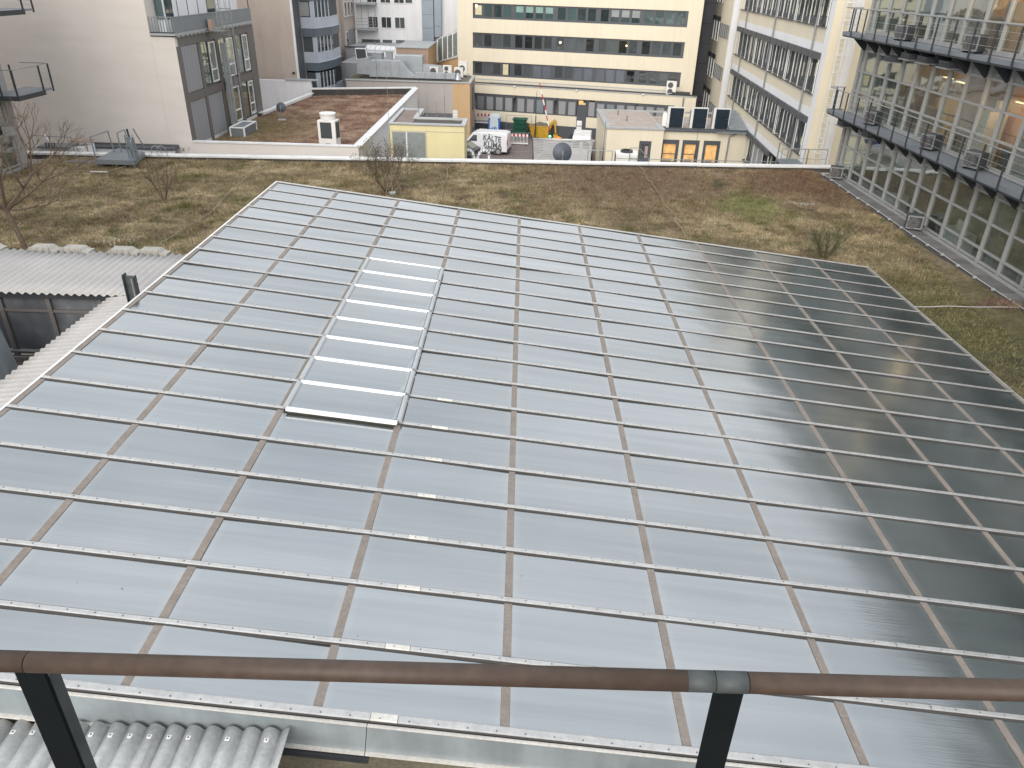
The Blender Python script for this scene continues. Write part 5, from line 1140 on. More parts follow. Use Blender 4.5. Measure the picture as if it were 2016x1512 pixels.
for k in range(7):
    x0 = -16.1 + k * .5; x1 = x0 + .48; b = MB()
    b.hexa([(x0, 79, roofz(x0, 79) - .06), (x1, 79, roofz(x1, 79) - .06), (x1 + .0, 83.6, roofz(x1, 83.6) - .06), (x0, 83.6, roofz(x0, 83.6) - .06), (x0, 79, roofz(x0, 79)), (x1, 79, roofz(x1, 79)), (x1, 83.6, roofz(x1, 83.6)), (x0, 83.6, roofz(x0, 83.6))])
    part('roof_sheet', b, MT['white_wall'], sh); part('seam', MB().beam((x1 + .01, 79, roofz(x1, 79) + .03), (x1 + .01, 83.6, roofz(x1, 83.6) + .03), .05, .08), MT['alu_white'], sh)
part('wall', MB().box((-16.1, 79.2, 0), (-12.7, 83.6, 6.8)), MT['brown_wall'], sh); part('dark_window', MB().box((-13.7, 79.02, 6.6), (-12.85, 79.1, 7.25)), MT['ac_dark'], sh)
struct_b = thing('grey_link_wall', 'grey roof strip and wall linking the white building to the plant roofs', 'wall', (0, 0, 0))
part('wall', MB().box((-18.7, 85, 0), (-12.7, 91.9, 7.55)), MT['coping_grey'], struct_b); part('coping', MB().box((-18.8, 84.9, 7.56), (-12.6, 85.2, 7.66)), MT['frame_grey'], struct_b)
part('lower_wall', MB().box((-17.9, 78.5, 0), (-16.15, 84.9, 6.7)), MT['coping_grey'], struct_b)

# ---------------- white building far back
wb = thing('white_building', 'white rendered building with square windows and a blue duct tower, far back', 'building', (0, 92, 0))
part('wall', MB().box((-18.8, 0, 0), (-5.5, 6, 18)), MT['white_wall'], wb)
for z in (9.1, 11.6, 14.1):
    for x in (-17.45, -15.95, -14.45): 
        f = part('window', MB().box((x - .06, -.06, z - .08), (x + 1.12, -.01, z + 1.1)), MT['frame_white'], wb); part('pane', MB().box((x, -.075, z), (x + 1.04, -.062, z + 1.04)), MT['pane_far'], f)
        part('glazing_bar', MB().box((x + .5, -.085, z), (x + .55, -.076, z + 1.04)), MT['frame_white'], f)
f = part('window', MB().box((-13.3, -.05, 11.55), (-12.4, -.01, 12.5)), MT['frame_white'], wb); part('pane', MB().box((-13.22, -.065, 11.63), (-12.48, -.052, 12.42)), MT['pane_far'], f)
for x in (-18.3, -17.3, -15.95, -14.45): f = part('window', MB().box((x, -.05, 7.0), (x + 1.05, -.01, 7.85)), MT['frame_grey'], wb); part('pane', MB().box((x + .08, -.065, 7.05), (x + .97, -.052, 7.75)), MT['pane_far'], f)
for k in range(8): part('duct_section', MB().box((-11.4, -.5, 6.5 + 1.35 * k), (-10.12, -.01, 7.83 + 1.35 * k)), MT['blue_metal'], wb)
part('duct_section', MB().box((-10.02, -.5, 9.4), (-9.25, -.01, 18)), MT['blue_metal'], wb); part('duct_section', MB().hexa([(-10.02, -.5, 8.3), (-9.3, -.5, 8.3), (-9.3, -.01, 8.3), (-10.02, -.01, 8.3), (-10.02, -.5, 9.38), (-9.25, -.5, 9.38), (-9.25, -.01, 9.38), (-10.02, -.01, 9.38)]), MT['blue_metal'], wb)
part('duct_gap', MB().box((-10.115, -.45, 7), (-10.03, -.01, 18)), MT['ac_dark'], wb)
for z in (8.95, 11.5):
    bc = part('balcony', MB().box((-18.75, -1.2, z - .12), (-16.4, -.01, z + .05)), MT['coping_grey'], wb)
    for q in (.45, .75, 1.05): part('rail', MB().tube((-18.7, -1.17, z + q), (-16.42, -1.17, z + q), .02, 6), MT['steel_galv'], bc)
    for x in (-18.7, -17.95, -17.2, -16.45): part('post', MB().tube((x, -1.15, z), (x, -1.15, z + 2.55), .03, 6), MT['steel_galv'], bc)

# ---------------- rose building
rb = thing('rose_building', 'pinkish rendered building with narrow windows, between the blue bays and the white building', 'building', (0, 0, 0))
part('wall', MB().box((-26, 86.4, 0), (-19.03, 91.9, 18)), MT['plaster_pink'], rb); part('side_face', MB().box((-19.02, 86.42, 0), (-18.96, 91.9, 18)), MT['plaster_rose'], rb)
for z0, z1 in ((4.6, 6.0), (7.4, 8.9), (10.3, 11.75), (13.2, 14.7)):
    for y in (86.95, 88.5, 90.2):
        if z0 < 5 and y > 87: continue
        if 7 < z0 < 8 and y > 88:
            if y < 89: part('roller_shutter', MB().box((-18.95, 88.2, z0), (-18.9, 91.3, z1 + .1)), MT['panel_grey'], rb)
            continue
        f = part('window', MB().box((-18.97, y, z0), (-18.93, y + 1.0, z1)), MT['frame_white'], rb); part('pane', MB().box((-18.93, y + .12, z0 + .1), (-18.915, y + .88, z1 - .1)), MT['pane_far'], f)
        part('sill', MB().box((-18.95, y - .05, z0 - .12), (-18.8, y + 1.05, z0 - .01)), MT['coping_grey'], f)
part('ledge', MB().box((-19, 89, 5.9), (-18.3, 91.8, 6.0)), MT['coping_grey'], rb)

# ---------------- blue bay building
by = thing('blue_bay_building', 'building with blue grey stacked bay windows and dark bands, behind the annex roof', 'building', (0, 0, 0))
part('wall', MB().box((-26, 70.5, 0), (-19.3, 86.3, 18)), MT['plaster_pink'], by)
fp = [(-19.5, 69.9), (-17.85, 69.9), (-17.2, 73.0), (-17.2, 76.0), (-19.29, 76.0)]
for k, zb in enumerate((3.95, 6.85, 9.55, 12.3)):
    part('dark_band', MB().prism([(x - (.06 if x > -19 else 0) + .12 * (x > -19), y - .1) for x, y in fp], zb, zb + .65), MT['bay_dark'], by)
    part('light_band', MB().prism([(x + .1 * (x > -19), y - .06) for x, y in fp], zb + .652, zb + .72), MT['bay_blue'], by)
    part('bay_panel', MB().prism(fp, zb + .722, zb + 1.5), MT['bay_blue'], by)
    part('bay_core', MB().prism([(x - .08 * (x > -19), y + .08) for x, y in fp], zb + 1.502, zb + 2.75), MT['steel_dark'], by)
    part('bay_post', MB().box((-19.5, 69.88, zb + 1.5), (-19.25, 69.98, zb + 2.75)).box((-18.15, 69.88, zb + 1.5), (-17.87, 69.98, zb + 2.75)), MT['bay_blue'], by)
    f = part('window', MB().box((-19.24, 69.93, zb + 1.5), (-18.16, 69.96, zb + 2.74)), MT['frame_grey'], by); part('pane', MB().box((-19.15, 69.91, zb + 1.6), (-18.25, 69.925, zb + 2.65)), MT['pane_far' if k != 2 else 'blind'], f)
    for q in range(5):
        t = q / 4.5; x = -17.85 + .65 * t; y = 69.9 + 3.1 * t; f = part('side_window', MB().hexa([(x, y, zb + 1.5), (x + .03, y, zb + 1.5), (x + .12, y + .5, zb + 1.5), (x + .09, y + .5, zb + 1.5), (x, y, zb + 2.74), (x + .03, y, zb + 2.74), (x + .12, y + .5, zb + 2.74), (x + .09, y + .5, zb + 2.74)]), MT['pane_far'], by)
        part('bay_mullion', MB().hexa([(x - .01, y - .05, zb + .72), (x + .05, y - .05, zb + .72), (x + .07, y + .07, zb + .72), (x, y + .07, zb + .72), (x - .01, y - .05, zb + 2.75), (x + .05, y - .05, zb + 2.75), (x + .07, y + .07, zb + 2.75), (x, y + .07, zb + 2.75)]), MT['bay_blue'], by)
    part('white_strip', MB().box((-19.95, 69.6, zb - .5), (-19.62, 69.8, zb + 2.2)), MT['frame_white'], by)
# ---------------- second beige gable behind the annex
b2 = thing('beige_gable_building', 'plain beige gable wall with a white edge strip rising behind the planted annex', 'building', (0, 0, 0))
part('wall', MB().box((-27, 67, 0), (-18.98, 70.4, 18)), MT['plaster_pink'], b2); part('corner_strip', MB().box((-18.975, 66.98, 6.2), (-18.84, 67.2, 18)), MT['frame_white'], b2)
part('side_face', MB().box((-18.97, 67.25, 0), (-18.93, 69.5, 18)), MT['frame_grey'], b2)
part('wall_lamp', MB().box((-19.35, 66.9, 6.9), (-19.15, 66.99, 7.05)), MT['steel_dark'], b2)

# ================================================================ ANNEX WITH RED PLANTED ROOF
an = thing('annex_building', 'low pale annex with a reddish planted roof and white metal coping', 'building', (0, 0, 0))
poly = [(-18.5, 43.05), (-9.2, 43.05), (-9.1, 67.5), (-17.2, 65.0), (-17.35, 64.2), (-18.3, 55.0), (-18.5, 54.9)]
part('wall', MB().prism(poly, 0, 5.42), MT['plaster'], an)
def cope(a, c, z, w_, h, key, nm='coping'):
    a = Vector((*a, z)); c = Vector((*c, z)); part(nm, MB().beam(a, c, w_, h), MT[key], an)
part('wall', MB().box((-18.5, 43.0, 0), (-9.15, 43.2, 5.94)), MT['plaster'], an); part('wall', MB().hexa([(-9.35, 43.2, 0), (-9.15, 43.2, 0), (-9.05, 67.6, 0), (-9.25, 67.6, 0), (-9.35, 43.2, 5.94), (-9.15, 43.2, 5.94), (-9.05, 67.6, 5.94), (-9.25, 67.6, 5.94)]), MT['white_wall'], an)
cope((-18.5, 43.12), (-9.05, 43.12), 5.98, .34, .07, 'coping'); cope((-9.22, 43.3), (-9.12, 67.7), 5.98, .50, .07, 'coping'); cope((-17.4, 65.1), (-9.1, 67.65), 6.02, .5, .08, 'coping'); cope((-18.3, 54.6), (-17.3, 64.8), 5.72, .40, .06, 'coping')
part('upstand', MB().beam((-17.3, 64.9, 5.7), (-9.3, 67.35, 5.7), .06, .56), MT['bitumen'], an)
b = MB(); b.v = [(x, y, 5.5) for x, y in poly]; b.f = [tuple(range(len(poly)))]; b.m = [0]; part('sedum_bed', b, MT['turf_red'], an)
def s_red(rg, n):
    x = rg.uniform(-18.4, -9.4, n * 2); y = rg.uniform(43.3, 67, n * 2); o = [(a, c) for a, c in zip(x, y) if (c < 54.8 or a > -18.2 + (c - 55) * .105) and c < 64.9 + (a + 17.2) * .3]; return np.array(o[:n])
blades('sedum', 60000, s_red, lambda x, y: 5.5, MT['blades_red'], 'reddish brown sedum covering the annex roof', .03, .09, .014, 9)
# white wall beyond annex
ww = thing('white_boundary_wall', 'plain white wall rising behind the left edge of the red planted roof', 'wall', (0, 0, 0))
part('wall', MB().box((-24, 65.6, 0), (-17.5, 65.9, 6.55)), MT['white_wall'], ww); part('coping', MB().box((-19.6, 65.5, 6.56), (-16.9, 66.0, 6.66)), MT['coping_grey'], ww)
# heat-pump tower
hp = thing('heat_pump_tower', 'cream plant cabinet with a dark grille and round cap standing on the red planted roof', 'heat pump', (-11.15, 44.7, 5.5), R(-6))
part('casing', MB().box((-.52, -.4, 0), (.52, .4, 1.6)), MT['ac_white'], hp, bevel=.02); part('grille', MB().box((-.36, -.42, .62), (.30, -.403, 1.5)), MT['ac_dark'], hp); part('side_grille', MB().box((.522, -.3, .62), (.535, .3, 1.5)), MT['ac_dark'], hp)
part('cap', MB().tube((0, 0, 1.6), (0, 0, 1.9), .42, 20), MT['ac_white'], hp); part('cap_rim', MB().tube((0, 0, 1.9), (0, 0, 1.97), .47, 20), MT['ac_white'], hp); part('badge', MB().box((-.12, -.415, .15), (.14, -.403, .34)), MT['fan_grey'], hp); part('side_box', MB().box((.54, -.2, 0), (.75, .2, .12)), MT['ac_white'], hp)

# ================================================================ YELLOW ROOM
yr = thing('yellow_room', 'small yellow rendered room with grey sliding doors and low edged roofs, behind the bare bush', 'building', (0, 0, 0))
part('wall', MB().box((-7.16, 42.0, 4), (-5.95, 46.9, 7.38)).box((-5.95, 42.0, 4), (-5.2, 43.9, 7.38)), MT['yellow'], yr); part('wall', MB().box((-5.198, 42.004, 4), (-3.1, 43.95, 7.38)), MT['yellow'], yr)
part('wall', MB().box((-6.0, 43.96, 4), (-3.9, 46.9, 7.2)), MT['yellow'], yr)
part('reveal_strip', MB().box((-5.19, 41.985, 4.3), (-5.17, 42.0, 7.1)), MT['coping_grey'], yr); part('reveal_strip', MB().box((-7.14, 41.985, 7.08), (-3.12, 42.0, 7.10)), MT['coping_grey'], yr)
for a, c in ((-7.04, -6.29), (-6.21, -5.24)):
    f = part('sliding_door', MB().box((a, 41.96, 4.4), (c, 41.985, 7.04)), MT['panel_grey'], yr); part('pane', MB().box((a + .03, 41.945, 4.4), (c - .03, 41.958, 7.0)), MT['spandrel'], f)
part('door_jamb', MB().box((-6.288, 41.93, 4.4), (-6.215, 41.985, 7.06)), MT['coping'], yr)
part('roof', MB().box((-7.0, 42.2, 7.3), (-6.0, 46.7, 7.42)), MT['gravel_red'], yr); part('roof', MB().box((-5.99, 42.25, 7.3), (-3.3, 43.6, 7.41)), MT['bitumen'], yr); part('roof', MB().box((-5.84, 44.06, 7.21), (-3.95, 46.8, 7.30)), MT['bitumen'], yr)
part('coping', MB().box((-7.22, 41.93, 7.42), (-3.04, 42.16, 7.50)).box((-7.22, 42.16, 7.42), (-7.02, 47.0, 7.50)).box((-7.02, 46.75, 7.42), (-5.85, 47.0, 7.50)).box((-6.1, 43.75, 7.42), (-3.04, 44.05, 7.50)).box((-6.12, 44.05, 7.42), (-5.85, 46.75, 7.50)).box((-3.28, 42.16, 7.42), (-3.04, 43.75, 7.50)), MT['coping_grey'], yr)
vt = thing('louvred_vent', 'small louvred metal vent on the yellow room roof', 'vent', (-3.75, 43.95, 7.5))
part('casing', MB().box((-.13, -.1, 0), (.13, .1, .42)), MT['alu'], vt)
for k in range(5): part('slat', MB().box((-.14, -.115, .04 + .08 * k), (.14, -.102, .085 + .08 * k)), MT['alu_bright'], vt)

# ================================================================ PLASTER BUILDING (LEFT)
pb = thing('plaster_building', 'tall windowless pale plaster wall building at upper left with a glazed side facade', 'building', (0, 0, 0))
part('wall', MB().box((-44, 43, 0), (-19.76, 57, 20)), MT['plaster'], pb)
part('wall', MB().box((-19.755, 43, 0), (-18.62, 55.75, 11.32)), MT['plaster'], pb)
part('front_return', MB().box((-19.75, 42.995, 5), (-18.5, 43.3, 11.3)), MT['plaster'], pb)
part('upper_wall', MB().box((-19.74, 44.2, 11.4), (-19.3, 55.4, 20)), MT['white_wall'], pb)
part('upper_window', MB().box((-19.29, 44.3, 12.1), (-19.25, 45.2, 14.5)).box((-19.29, 50.2, 12.1), (-19.25, 51.4, 14.5)), MT['pane_green'], pb)
part('upper_window', MB().box((-19.7, 44.1, 12.1), (-19.35, 44.19, 14.5)), MT['pane_green'], pb)
for y in (45.9, 47.3, 48.8): part('upper_panel_seam', MB().box((-19.29, y, 11.5), (-19.27, y + .03, 14.0)), MT['fan_grey'], pb)
# framed side facade
part('frame_beam', MB().box((-18.62, 43.3, 10.84), (-18.5, 55.75, 11.28)), MT['frame_brown'], pb); part('frame_beam', MB().box((-18.62, 43.3, 7.98), (-18.5, 55.75, 8.42)), MT['frame_brown'], pb); part('frame_beam', MB().box((-18.62, 43.3, 5.4), (-18.55, 55.75, 5.68)), MT['coping'], pb)
for a, c in ((43.01, 43.6), (45.92, 46.25), (48.65, 49.1), (51.7, 52.15), (54.5, 55.74)):
    part('frame_post', MB().box((-18.62, a, 5.5), (-18.49, c, 10.84)), MT['frame_brown'], pb)
def slat_panel(y0, y1, z0, z1):
    n = 5
    for k in range(n): part('board', MB().box((-18.60, y0 + (y1 - y0) * k / n + .012, z0), (-18.54, y0 + (y1 - y0) * (k + 1) / n - .012, z1)), MT['panel_grey'], pb)
slat_panel(43.65, 45.88, 8.46, 10.80); slat_panel(43.65, 45.88, 5.7, 7.95); slat_panel(46.3, 48.6, 5.7, 7.95)
def sidewin(y0, y1, z0, z1):
    w = part('window', MB().box((-18.60, y0, z0), (-18.55, y0 + .08, z1)).box((-18.60, y1 - .08, z0), (-18.55, y1, z1)).box((-18.60, y0, z0), (-18.55, y1, z0 + .1)).box((-18.6, (y0 + y1) / 2 - .04, z0), (-18.53, (y0 + y1) / 2 + .04, z1)), MT['frame_grey'], pb)
    part('pane', MB().box((-18.59, y0 + .08, z0 + .1), (-18.575, (y0 + y1) / 2 - .04, z1)), MT['pane_view'], w)
    m_ = (y0 + y1) / 2 + .06; part('casement', MB().box((-18.56, m_, z0 + .1), (-18.51, m_ + .06, z1 - .05)).box((-18.56, y1 - .14, z0 + .1), (-18.51, y1 - .08, z1 - .05)).box((-18.56, m_ + .06, z0 + .75), (-18.51, y1 - .14, z0 + .83)).box((-18.56, m_ + .06, z1 - .12), (-18.51, y1 - .14, z1 - .05)).box((-18.56, m_ + .06, z0 + .1), (-18.51, y1 - .14, z0 + .17)), MT['frame_white'], w)
    part('pane', MB().box((-18.56, m_ + .06, z0 + .17), (-18.55, y1 - .14, z1 - .12)), MT['pane_view'], w)
    part('room_back', MB().box((-18.618, y0 + .05, z0 + .05), (-18.61, y1 - .05, z1)), MT['room_beige'], w)
    part('blind', MB().box((-18.607, y0 + .2, z1 - .9), (-18.60, y1 - .6, z1 - .1)), MT['curtain'], w)
sidewin(46.3, 48.6, 8.46, 10.8); sidewin(49.15, 51.65, 8.46, 10.8); sidewin(52.2, 54.45, 8.46, 10.8); sidewin(49.15, 51.65, 5.7, 7.95); sidewin(52.2, 54.45, 5.7, 7.95)
part('desk_item', MB().box((-18.605, 46.5, 8.6), (-18.595, 47.2, 9.1)), MT['teal'], pb)
# upper balcony
ub_ = thing('roof_balcony', 'long balcony with dark metal parapet and barred end, above the framed side facade', 'balcony', (0, 0, 0))
part('slab', MB().box((-19.74, 42.9, 11.38), (-18.42, 55.6, 11.48)), MT['coping_grey'], ub_)
for k in range(22): part('joist_end', MB().box((-18.46, 43.2 + .57 * k, 11.3), (-18.36, 43.5 + .57 * k, 11.375)), MT['frame_light'], ub_)
for k in range(9): part('parapet_panel', MB().box((-18.46, 43.0 + 1.39 * k, 11.5), (-18.42, 44.38 + 1.39 * k, 12.24)), MT['steel_blue'], ub_)
part('top_rail', MB().box((-18.49, 42.95, 12.245), (-18.40, 55.5, 12.28)), MT['steel_galv'], ub_); part('top_rail', MB().box((-19.7, 42.93, 12.245), (-18.492, 42.99, 12.28)), MT['steel_galv'], ub_); part('bottom_rail', MB().box((-19.7, 42.93, 11.5), (-18.47, 42.99, 11.55)), MT['steel_dark'], ub_)
bm = MB().box((-.018, -.018, 0), (.018, .018, .70)).mesh('baluster', MT['steel_blue'])
for k in range(9): link('baluster', bm, ub_, loc=(-19.66 + .145 * k, 42.96, 11.55))
for y in (43.0, 49.5, 55.4): part('post', MB().tube((-18.5, y, 11.5), (-18.5, y, 15), .03, 6), MT['steel_dark'], ub_)
# caged ladder and riser in front of the side facade
cl = thing('cage_ladder', 'galvanised caged ladder in front of the framed side facade, above the planter', 'ladder', (-17.95, 48.3, 0))
for y in (-.25, .25): part('stile', MB().box((-.02, y - .02, 5.9), (.02, y + .02, 14)), MT['steel_galv'], cl)
rm2 = MB().tube((0, -.25, 0), (0, .25, 0), .014, 6).mesh('rung', MT['steel_galv'])
for k in range(27): link('rung', rm2, cl, loc=(0, 0, 6.1 + .3 * k))
hm2 = MB().path([(.38 - .38 * math.cos(R(a)), .36 * math.sin(R(a)), 0) for a in range(30, 331, 30)], .014, 5).mesh('hoop', MT['steel_galv'])
for z in (8.3, 9.0, 9.7, 10.4, 11.1, 11.8, 12.5, 13.2): link('hoop', hm2, cl, loc=(0, 0, z))
for a in (80, 130, 180, 230, 280): part('cage_bar', MB().box((.38 - .38 * math.cos(R(a)) - .01, .36 * math.sin(R(a)) - .01, 8.3), (.38 - .38 * math.cos(R(a)) + .01, .36 * math.sin(R(a)) + .01, 13.2)), MT['steel_galv'], cl)
part('landing', MB().box((-.3, -1.0, 11.35), (.5, -.3, 11.4)), MT['steel_galv'], cl); part('landing_rail', MB().path([(.5, -1.0, 11.4), (.5, -1.0, 12.4), (.5, -.3, 12.4), (.5, -.3, 11.4)], .02), MT['steel_galv'], cl)
solo('vent_riser', MB().box((-18.4, 49.05, 5.6), (-18.1, 49.4, 10.6)), MT['duct'], 'straight grey duct riser beside the caged ladder on the side facade', 'duct')
solo('copper_box', MB().box((-18.3, 47.4, 11.35), (-18.1, 47.9, 11.95)), MT['brown_wall'], 'rusty brown box at the top of the caged ladder', 'box')
pl = thing('planter_box', 'pale framed grey planter box on the red planted roof at the ladder foot', 'planter', (-17.35, 48.4, 5.5))
part('body', MB().box((-.5, -1.2, 0), (.35, 1.1, .5)), MT['zinc_dark'], pl); part('rim', MB().box((-.54, -1.24, .5), (.39, -1.16, .56)).box((-.54, 1.06, .5), (.39, 1.14, .56)).box((-.54, -1.16, .5), (-.46, 1.06, .56)).box((.31, -1.16, .5), (.39, 1.06, .56)), MT['frame_white'], pl)
for x, y in ((-.5, -1.2), (.35, -1.2), (.35, 1.1)): part('leg', MB().box((x - .04, y - .04, -.02), (x + .04, y + .04, .5)), MT['frame_white'], pl)
part('soil', MB().box((-.46, -1.16, .4), (.31, 1.06, .48)), MT['mossy'], pl)

# ================================================================ LIGHT WELL BEHIND PARAPET, LEFT
lwl = thing('low_white_wall', 'low white wall with a dark metal cap in the light well behind the parapet', 'wall', (0, 0, 0))
part('wall', MB().box((-24.3, 42.2, 4.7), (-19.35, 42.5, 5.62)), MT['white_wall'], lwl); part('cap', MB().box((-24.3, 42.1, 5.63), (-19.25, 42.9, 5.74)), MT['frame_grey'], lwl); part('upper_cap', MB().box((-24.3, 42.8, 5.74), (-19.3, 42.95, 5.80)), MT['fan_grey'], lwl)
part('pier', MB().box((-26.2, 40.9, 4.7), (-24.0, 41.1, 5.92)), MT['white_wall'], lwl); part('pier', MB().box((-24.02, 40.88, 4.7), (-23.6, 42.1, 5.93)), MT['white_wall'], lwl)
pf = thing('roof_exit_platform', 'grey steel platform stepping over the parapet, with rails and a raised hatch', 'platform', (0, 0, 0))
part('deck', MB().hexa([(-20.75, 36.75, 6.2), (-18.85, 36.75, 6.2), (-19.25, 38.7, 6.2), (-20.9, 39.4, 6.2), (-20.75, 36.75, 6.27), (-18.85, 36.75, 6.27), (-19.25, 38.7, 6.27), (-20.9, 39.4, 6.27)]), MT['deck'], pf)
part('skirt', MB().box((-20.77, 36.70, 6.05), (-18.83, 36.745, 6.26)), MT['steel_blue'], pf); part('skirt', MB().hexa([(-18.84, 36.75, 6.05), (-18.80, 36.75, 6.05), (-19.2, 38.7, 6.05), (-19.24, 38.7, 6.05), (-18.84, 36.75, 6.26), (-18.80, 36.75, 6.26), (-19.2, 38.7, 6.26), (-19.24, 38.7, 6.26)]), MT['steel_blue'], pf)
for x, y in ((-20.7, 36.8), (-18.9, 36.8)): part('leg', MB().box((x - .04, y - .04, 5.9), (x + .04, y + .04, 6.2)), MT['steel_galv'], pf)
def rl_(pts, nm='rail'): part(nm, MB().path(pts, .032, 6), MT['steel_blue'], pf)
rl_([(-20.75, 36.85, 6.27), (-20.78, 36.85, 7.3), (-20.7, 38.4, 7.3), (-20.6, 38.4, 6.27)]); rl_([(-20.3, 38.5, 6.27), (-20.3, 38.5, 7.2), (-20.1, 38.9, 7.3), (-19.95, 38.9, 6.27)]); rl_([(-20.0, 38.6, 6.27), (-20.0, 38.6, 7.1)]); rl_([(-19.8, 39.2, 7.3), (-19.6, 39.6, 6.27)])
rl_([(-19.75, 38.9, 6.9), (-18.95, 37.2, 6.62)]); 
for k in range(4): rl_([(-19.7 + .17 * k, 38.8 - .38 * k, 6.27), (-19.7 + .17 * k, 38.8 - .38 * k, 6.85 - .06 * k)], 'baluster')
part('hatch_plate', MB().hexa([(-19.2, 37.3, 6.3), (-18.85, 37.3, 6.3), (-18.85, 37.38, 6.3), (-19.2, 37.38, 6.3), (-19.3, 37.3, 7.25), (-18.95, 37.3, 7.25), (-18.95, 37.38, 7.25), (-19.3, 37.38, 7.25)]), MT['steel_blue'], pf)
rl_([(-18.85, 36.9, 6.27), (-18.92, 36.9, 7.05), (-19.0, 37.4, 7.35)]); rl_([(-19.15, 37.0, 6.27), (-19.2, 37.0, 6.9), (-18.9, 37.0, 7.0)]); part('hatch_tube', MB().tube((-19.2, 37.5, 6.9), (-19.25, 37.5, 7.6), .05), MT['steel_dark'], pf)
gh = thing('grab_rails', 'pair of bent steel grab rails rising behind the parapet beside the platform', 'grab rail', (0, 0, 0))
for dx in (0, .28): part('hoop_rail', MB().path([(-18.6 + dx, 39.4, 5.3), (-18.68 + dx, 39.35, 6.3), (-18.8 + dx, 39.2, 6.5), (-18.98 + dx, 39.1, 6.45), (-19.03 + dx, 39.05, 6.1)], .022, 8), MT['steel_galv'], gh)
part('string', MB().beam((-19.0, 39.5, 6.0), (-18.2, 40.2, 5.1), .04, .12), MT['steel_blue'], gh)
gt = thing('gantry', 'steel gantry with a railing and small platform in the light well at the far left', 'gantry', (0, 0, 0))
part('platform', MB().box((-25.9, 40.6, 5.86), (-24.25, 41.6, 5.98)), MT['steel_blue'], gt)
for x in (-26.0, -25.1, -23.9): part('post', MB().tube((x, 40.55, 5.2), (x + .0, 40.55, 6.55), .022, 6), MT['steel_galv'], gt)
part('top_rail', MB().tube((-26.0, 40.55, 6.55), (-23.9, 40.55, 6.5), .024, 6), MT['steel_galv'], gt); part('post', MB().tube((-23.9, 40.55, 6.5), (-23.6, 40.55, 5.5), .022, 6), MT['steel_galv'], gt)
part('brace', MB().tube((-24.9, 40.7, 5.86), (-24.9, 40.7, 5.0), .03, 6).tube((-24.4, 40.7, 5.86), (-24.85, 40.7, 5.4), .03, 6), MT['steel_galv'], gt)
for k in range(4): part('bracket', MB().box((-25.35 + .15 * k, 40.5, 5.98), (-25.31 + .15 * k, 40.56, 6.2)), MT['steel_dark'], gt)
part('spout', MB().tube((-25.2, 40.8, 6.0), (-25.45, 40.8, 6.55), .06), MT['alu_bright'], gt)
solo('brown_table', MB().box((-24.4, 41.1, 6.15), (-23.45, 41.9, 6.2)).box((-24.35, 41.15, 5.6), (-24.3, 41.2, 6.15)).box((-23.55, 41.15, 5.6), (-23.5, 41.2, 6.15)).box((-24.35, 41.8, 5.6), (-24.3, 41.85, 6.15)), MT['brown_wall'], 'flat brown topped stand in the light well beside the gantry', 'stand')

# ================================================================ GLAZED BUILDING AT THE LEFT EDGE (facade plane x = -24)
lg = thing('left_glazed_building', 'grey glazed office building at the left picture edge with small balconies', 'building', (-24, 0, 0))
part('corner_pillar', MB().box((-.7, 36.05, 5.0), (.05, 36.55, 19)), MT['frame_light'], lg); part('end_wall', MB().box((-12, 36.0, 0), (-.7, 36.5, 19)), MT['plaster'], lg)
part('wall', MB().box((-12, -2, 0), (-3, 36, 19)), MT['room_grey'], lg); part('plinth', MB().box((-3, -2, 0), (.08, 36.04, 6.0)), MT['frame_light'], lg)
YL = [35.95 - 1.3637 * k for k in range(14)]
for y in YL: part('mullion', MB().box((-.09, y - .055, 6.0), (.05, y + .055, 19)), MT['frame_light'], lg)
RL = [6.1, 6.9, 8.0, 9.1, 9.7, 10.6, 11.7, 12.8, 13.4, 14.4, 15.5, 16.5]
for z in RL: part('transom', MB().box((-.075, 18, z - .035), (.03, 36.0, z + .035)), MT['frame_light'], lg)
for z in (9.2, 12.9, 16.6): part('floor_slab', MB().box((-3, -2, z - .2), (-.1, 36, z)), MT['room_grey'], lg)
for k in range(13):
    for z0, z1 in zip(RL, RL[1:]): link('pane', MB().box((-.03, YL[k + 1] + .05, z0 + .03), (-.02, YL[k] - .05, z1 - .03)).mesh('pane', MT['pane_view']), lg)
b = MB().box((-.03, -2, 6.1), (-.02, 18, 19)); part('pane', b, MT['spandrel'], lg, kind='stuff')
part('wall_box', MB().box((.06, 35.3, 7.55), (.45, 35.9, 7.95)), MT['frame_light'], lg)
for z, nm in ((9.35, 'lower'), (12.75, 'upper')):
    t = thing('balcony', ('lower' if z < 10 else 'upper') + ' steel balcony with wire railing at the left picture edge', 'balcony', (-24, 36.6, z), group='steel balconies of the left glazed building')
    part('deck', MB().box((.06, -1.7, -.08), (1.5, .35, 0)), MT['deck'], t); part('edge_beam', MB().box((.06, -1.75, -.2), (1.52, -1.705, 0)), MT['steel_dark'], t); part('edge_beam', MB().box((1.505, -1.7, -.2), (1.55, .4, 0)), MT['steel_dark'], t)
    part('deck', MB().box((.06, .36, -.08), (1.4, 1.3, 0)), MT['deck'], t)
    for x, y in ((1.5, -1.7), (.8, -1.7), (1.5, .35), (.15, .35), (1.4, 1.3)): part('post', MB().box((x - .03, y - .03, -.15), (x + .03, y + .03, 1.08)), MT['steel_dark'], t)
    part('top_rail', MB().path([(.1, -1.7, 1.08), (1.5, -1.7, 1.08), (1.5, .35, 1.08), (1.4, 1.3, 1.08), (.1, 1.3, 1.08)], .022), MT['steel_galv'], t)
    for q in range(1, 6): part('wire', MB().path([(.1, -1.7, .17 * q), (1.5, -1.7, .17 * q), (1.5, .35, .17 * q), (1.4, 1.3, .17 * q), (.1, 1.3, .17 * q)], .006, 4), MT['alu'], t)

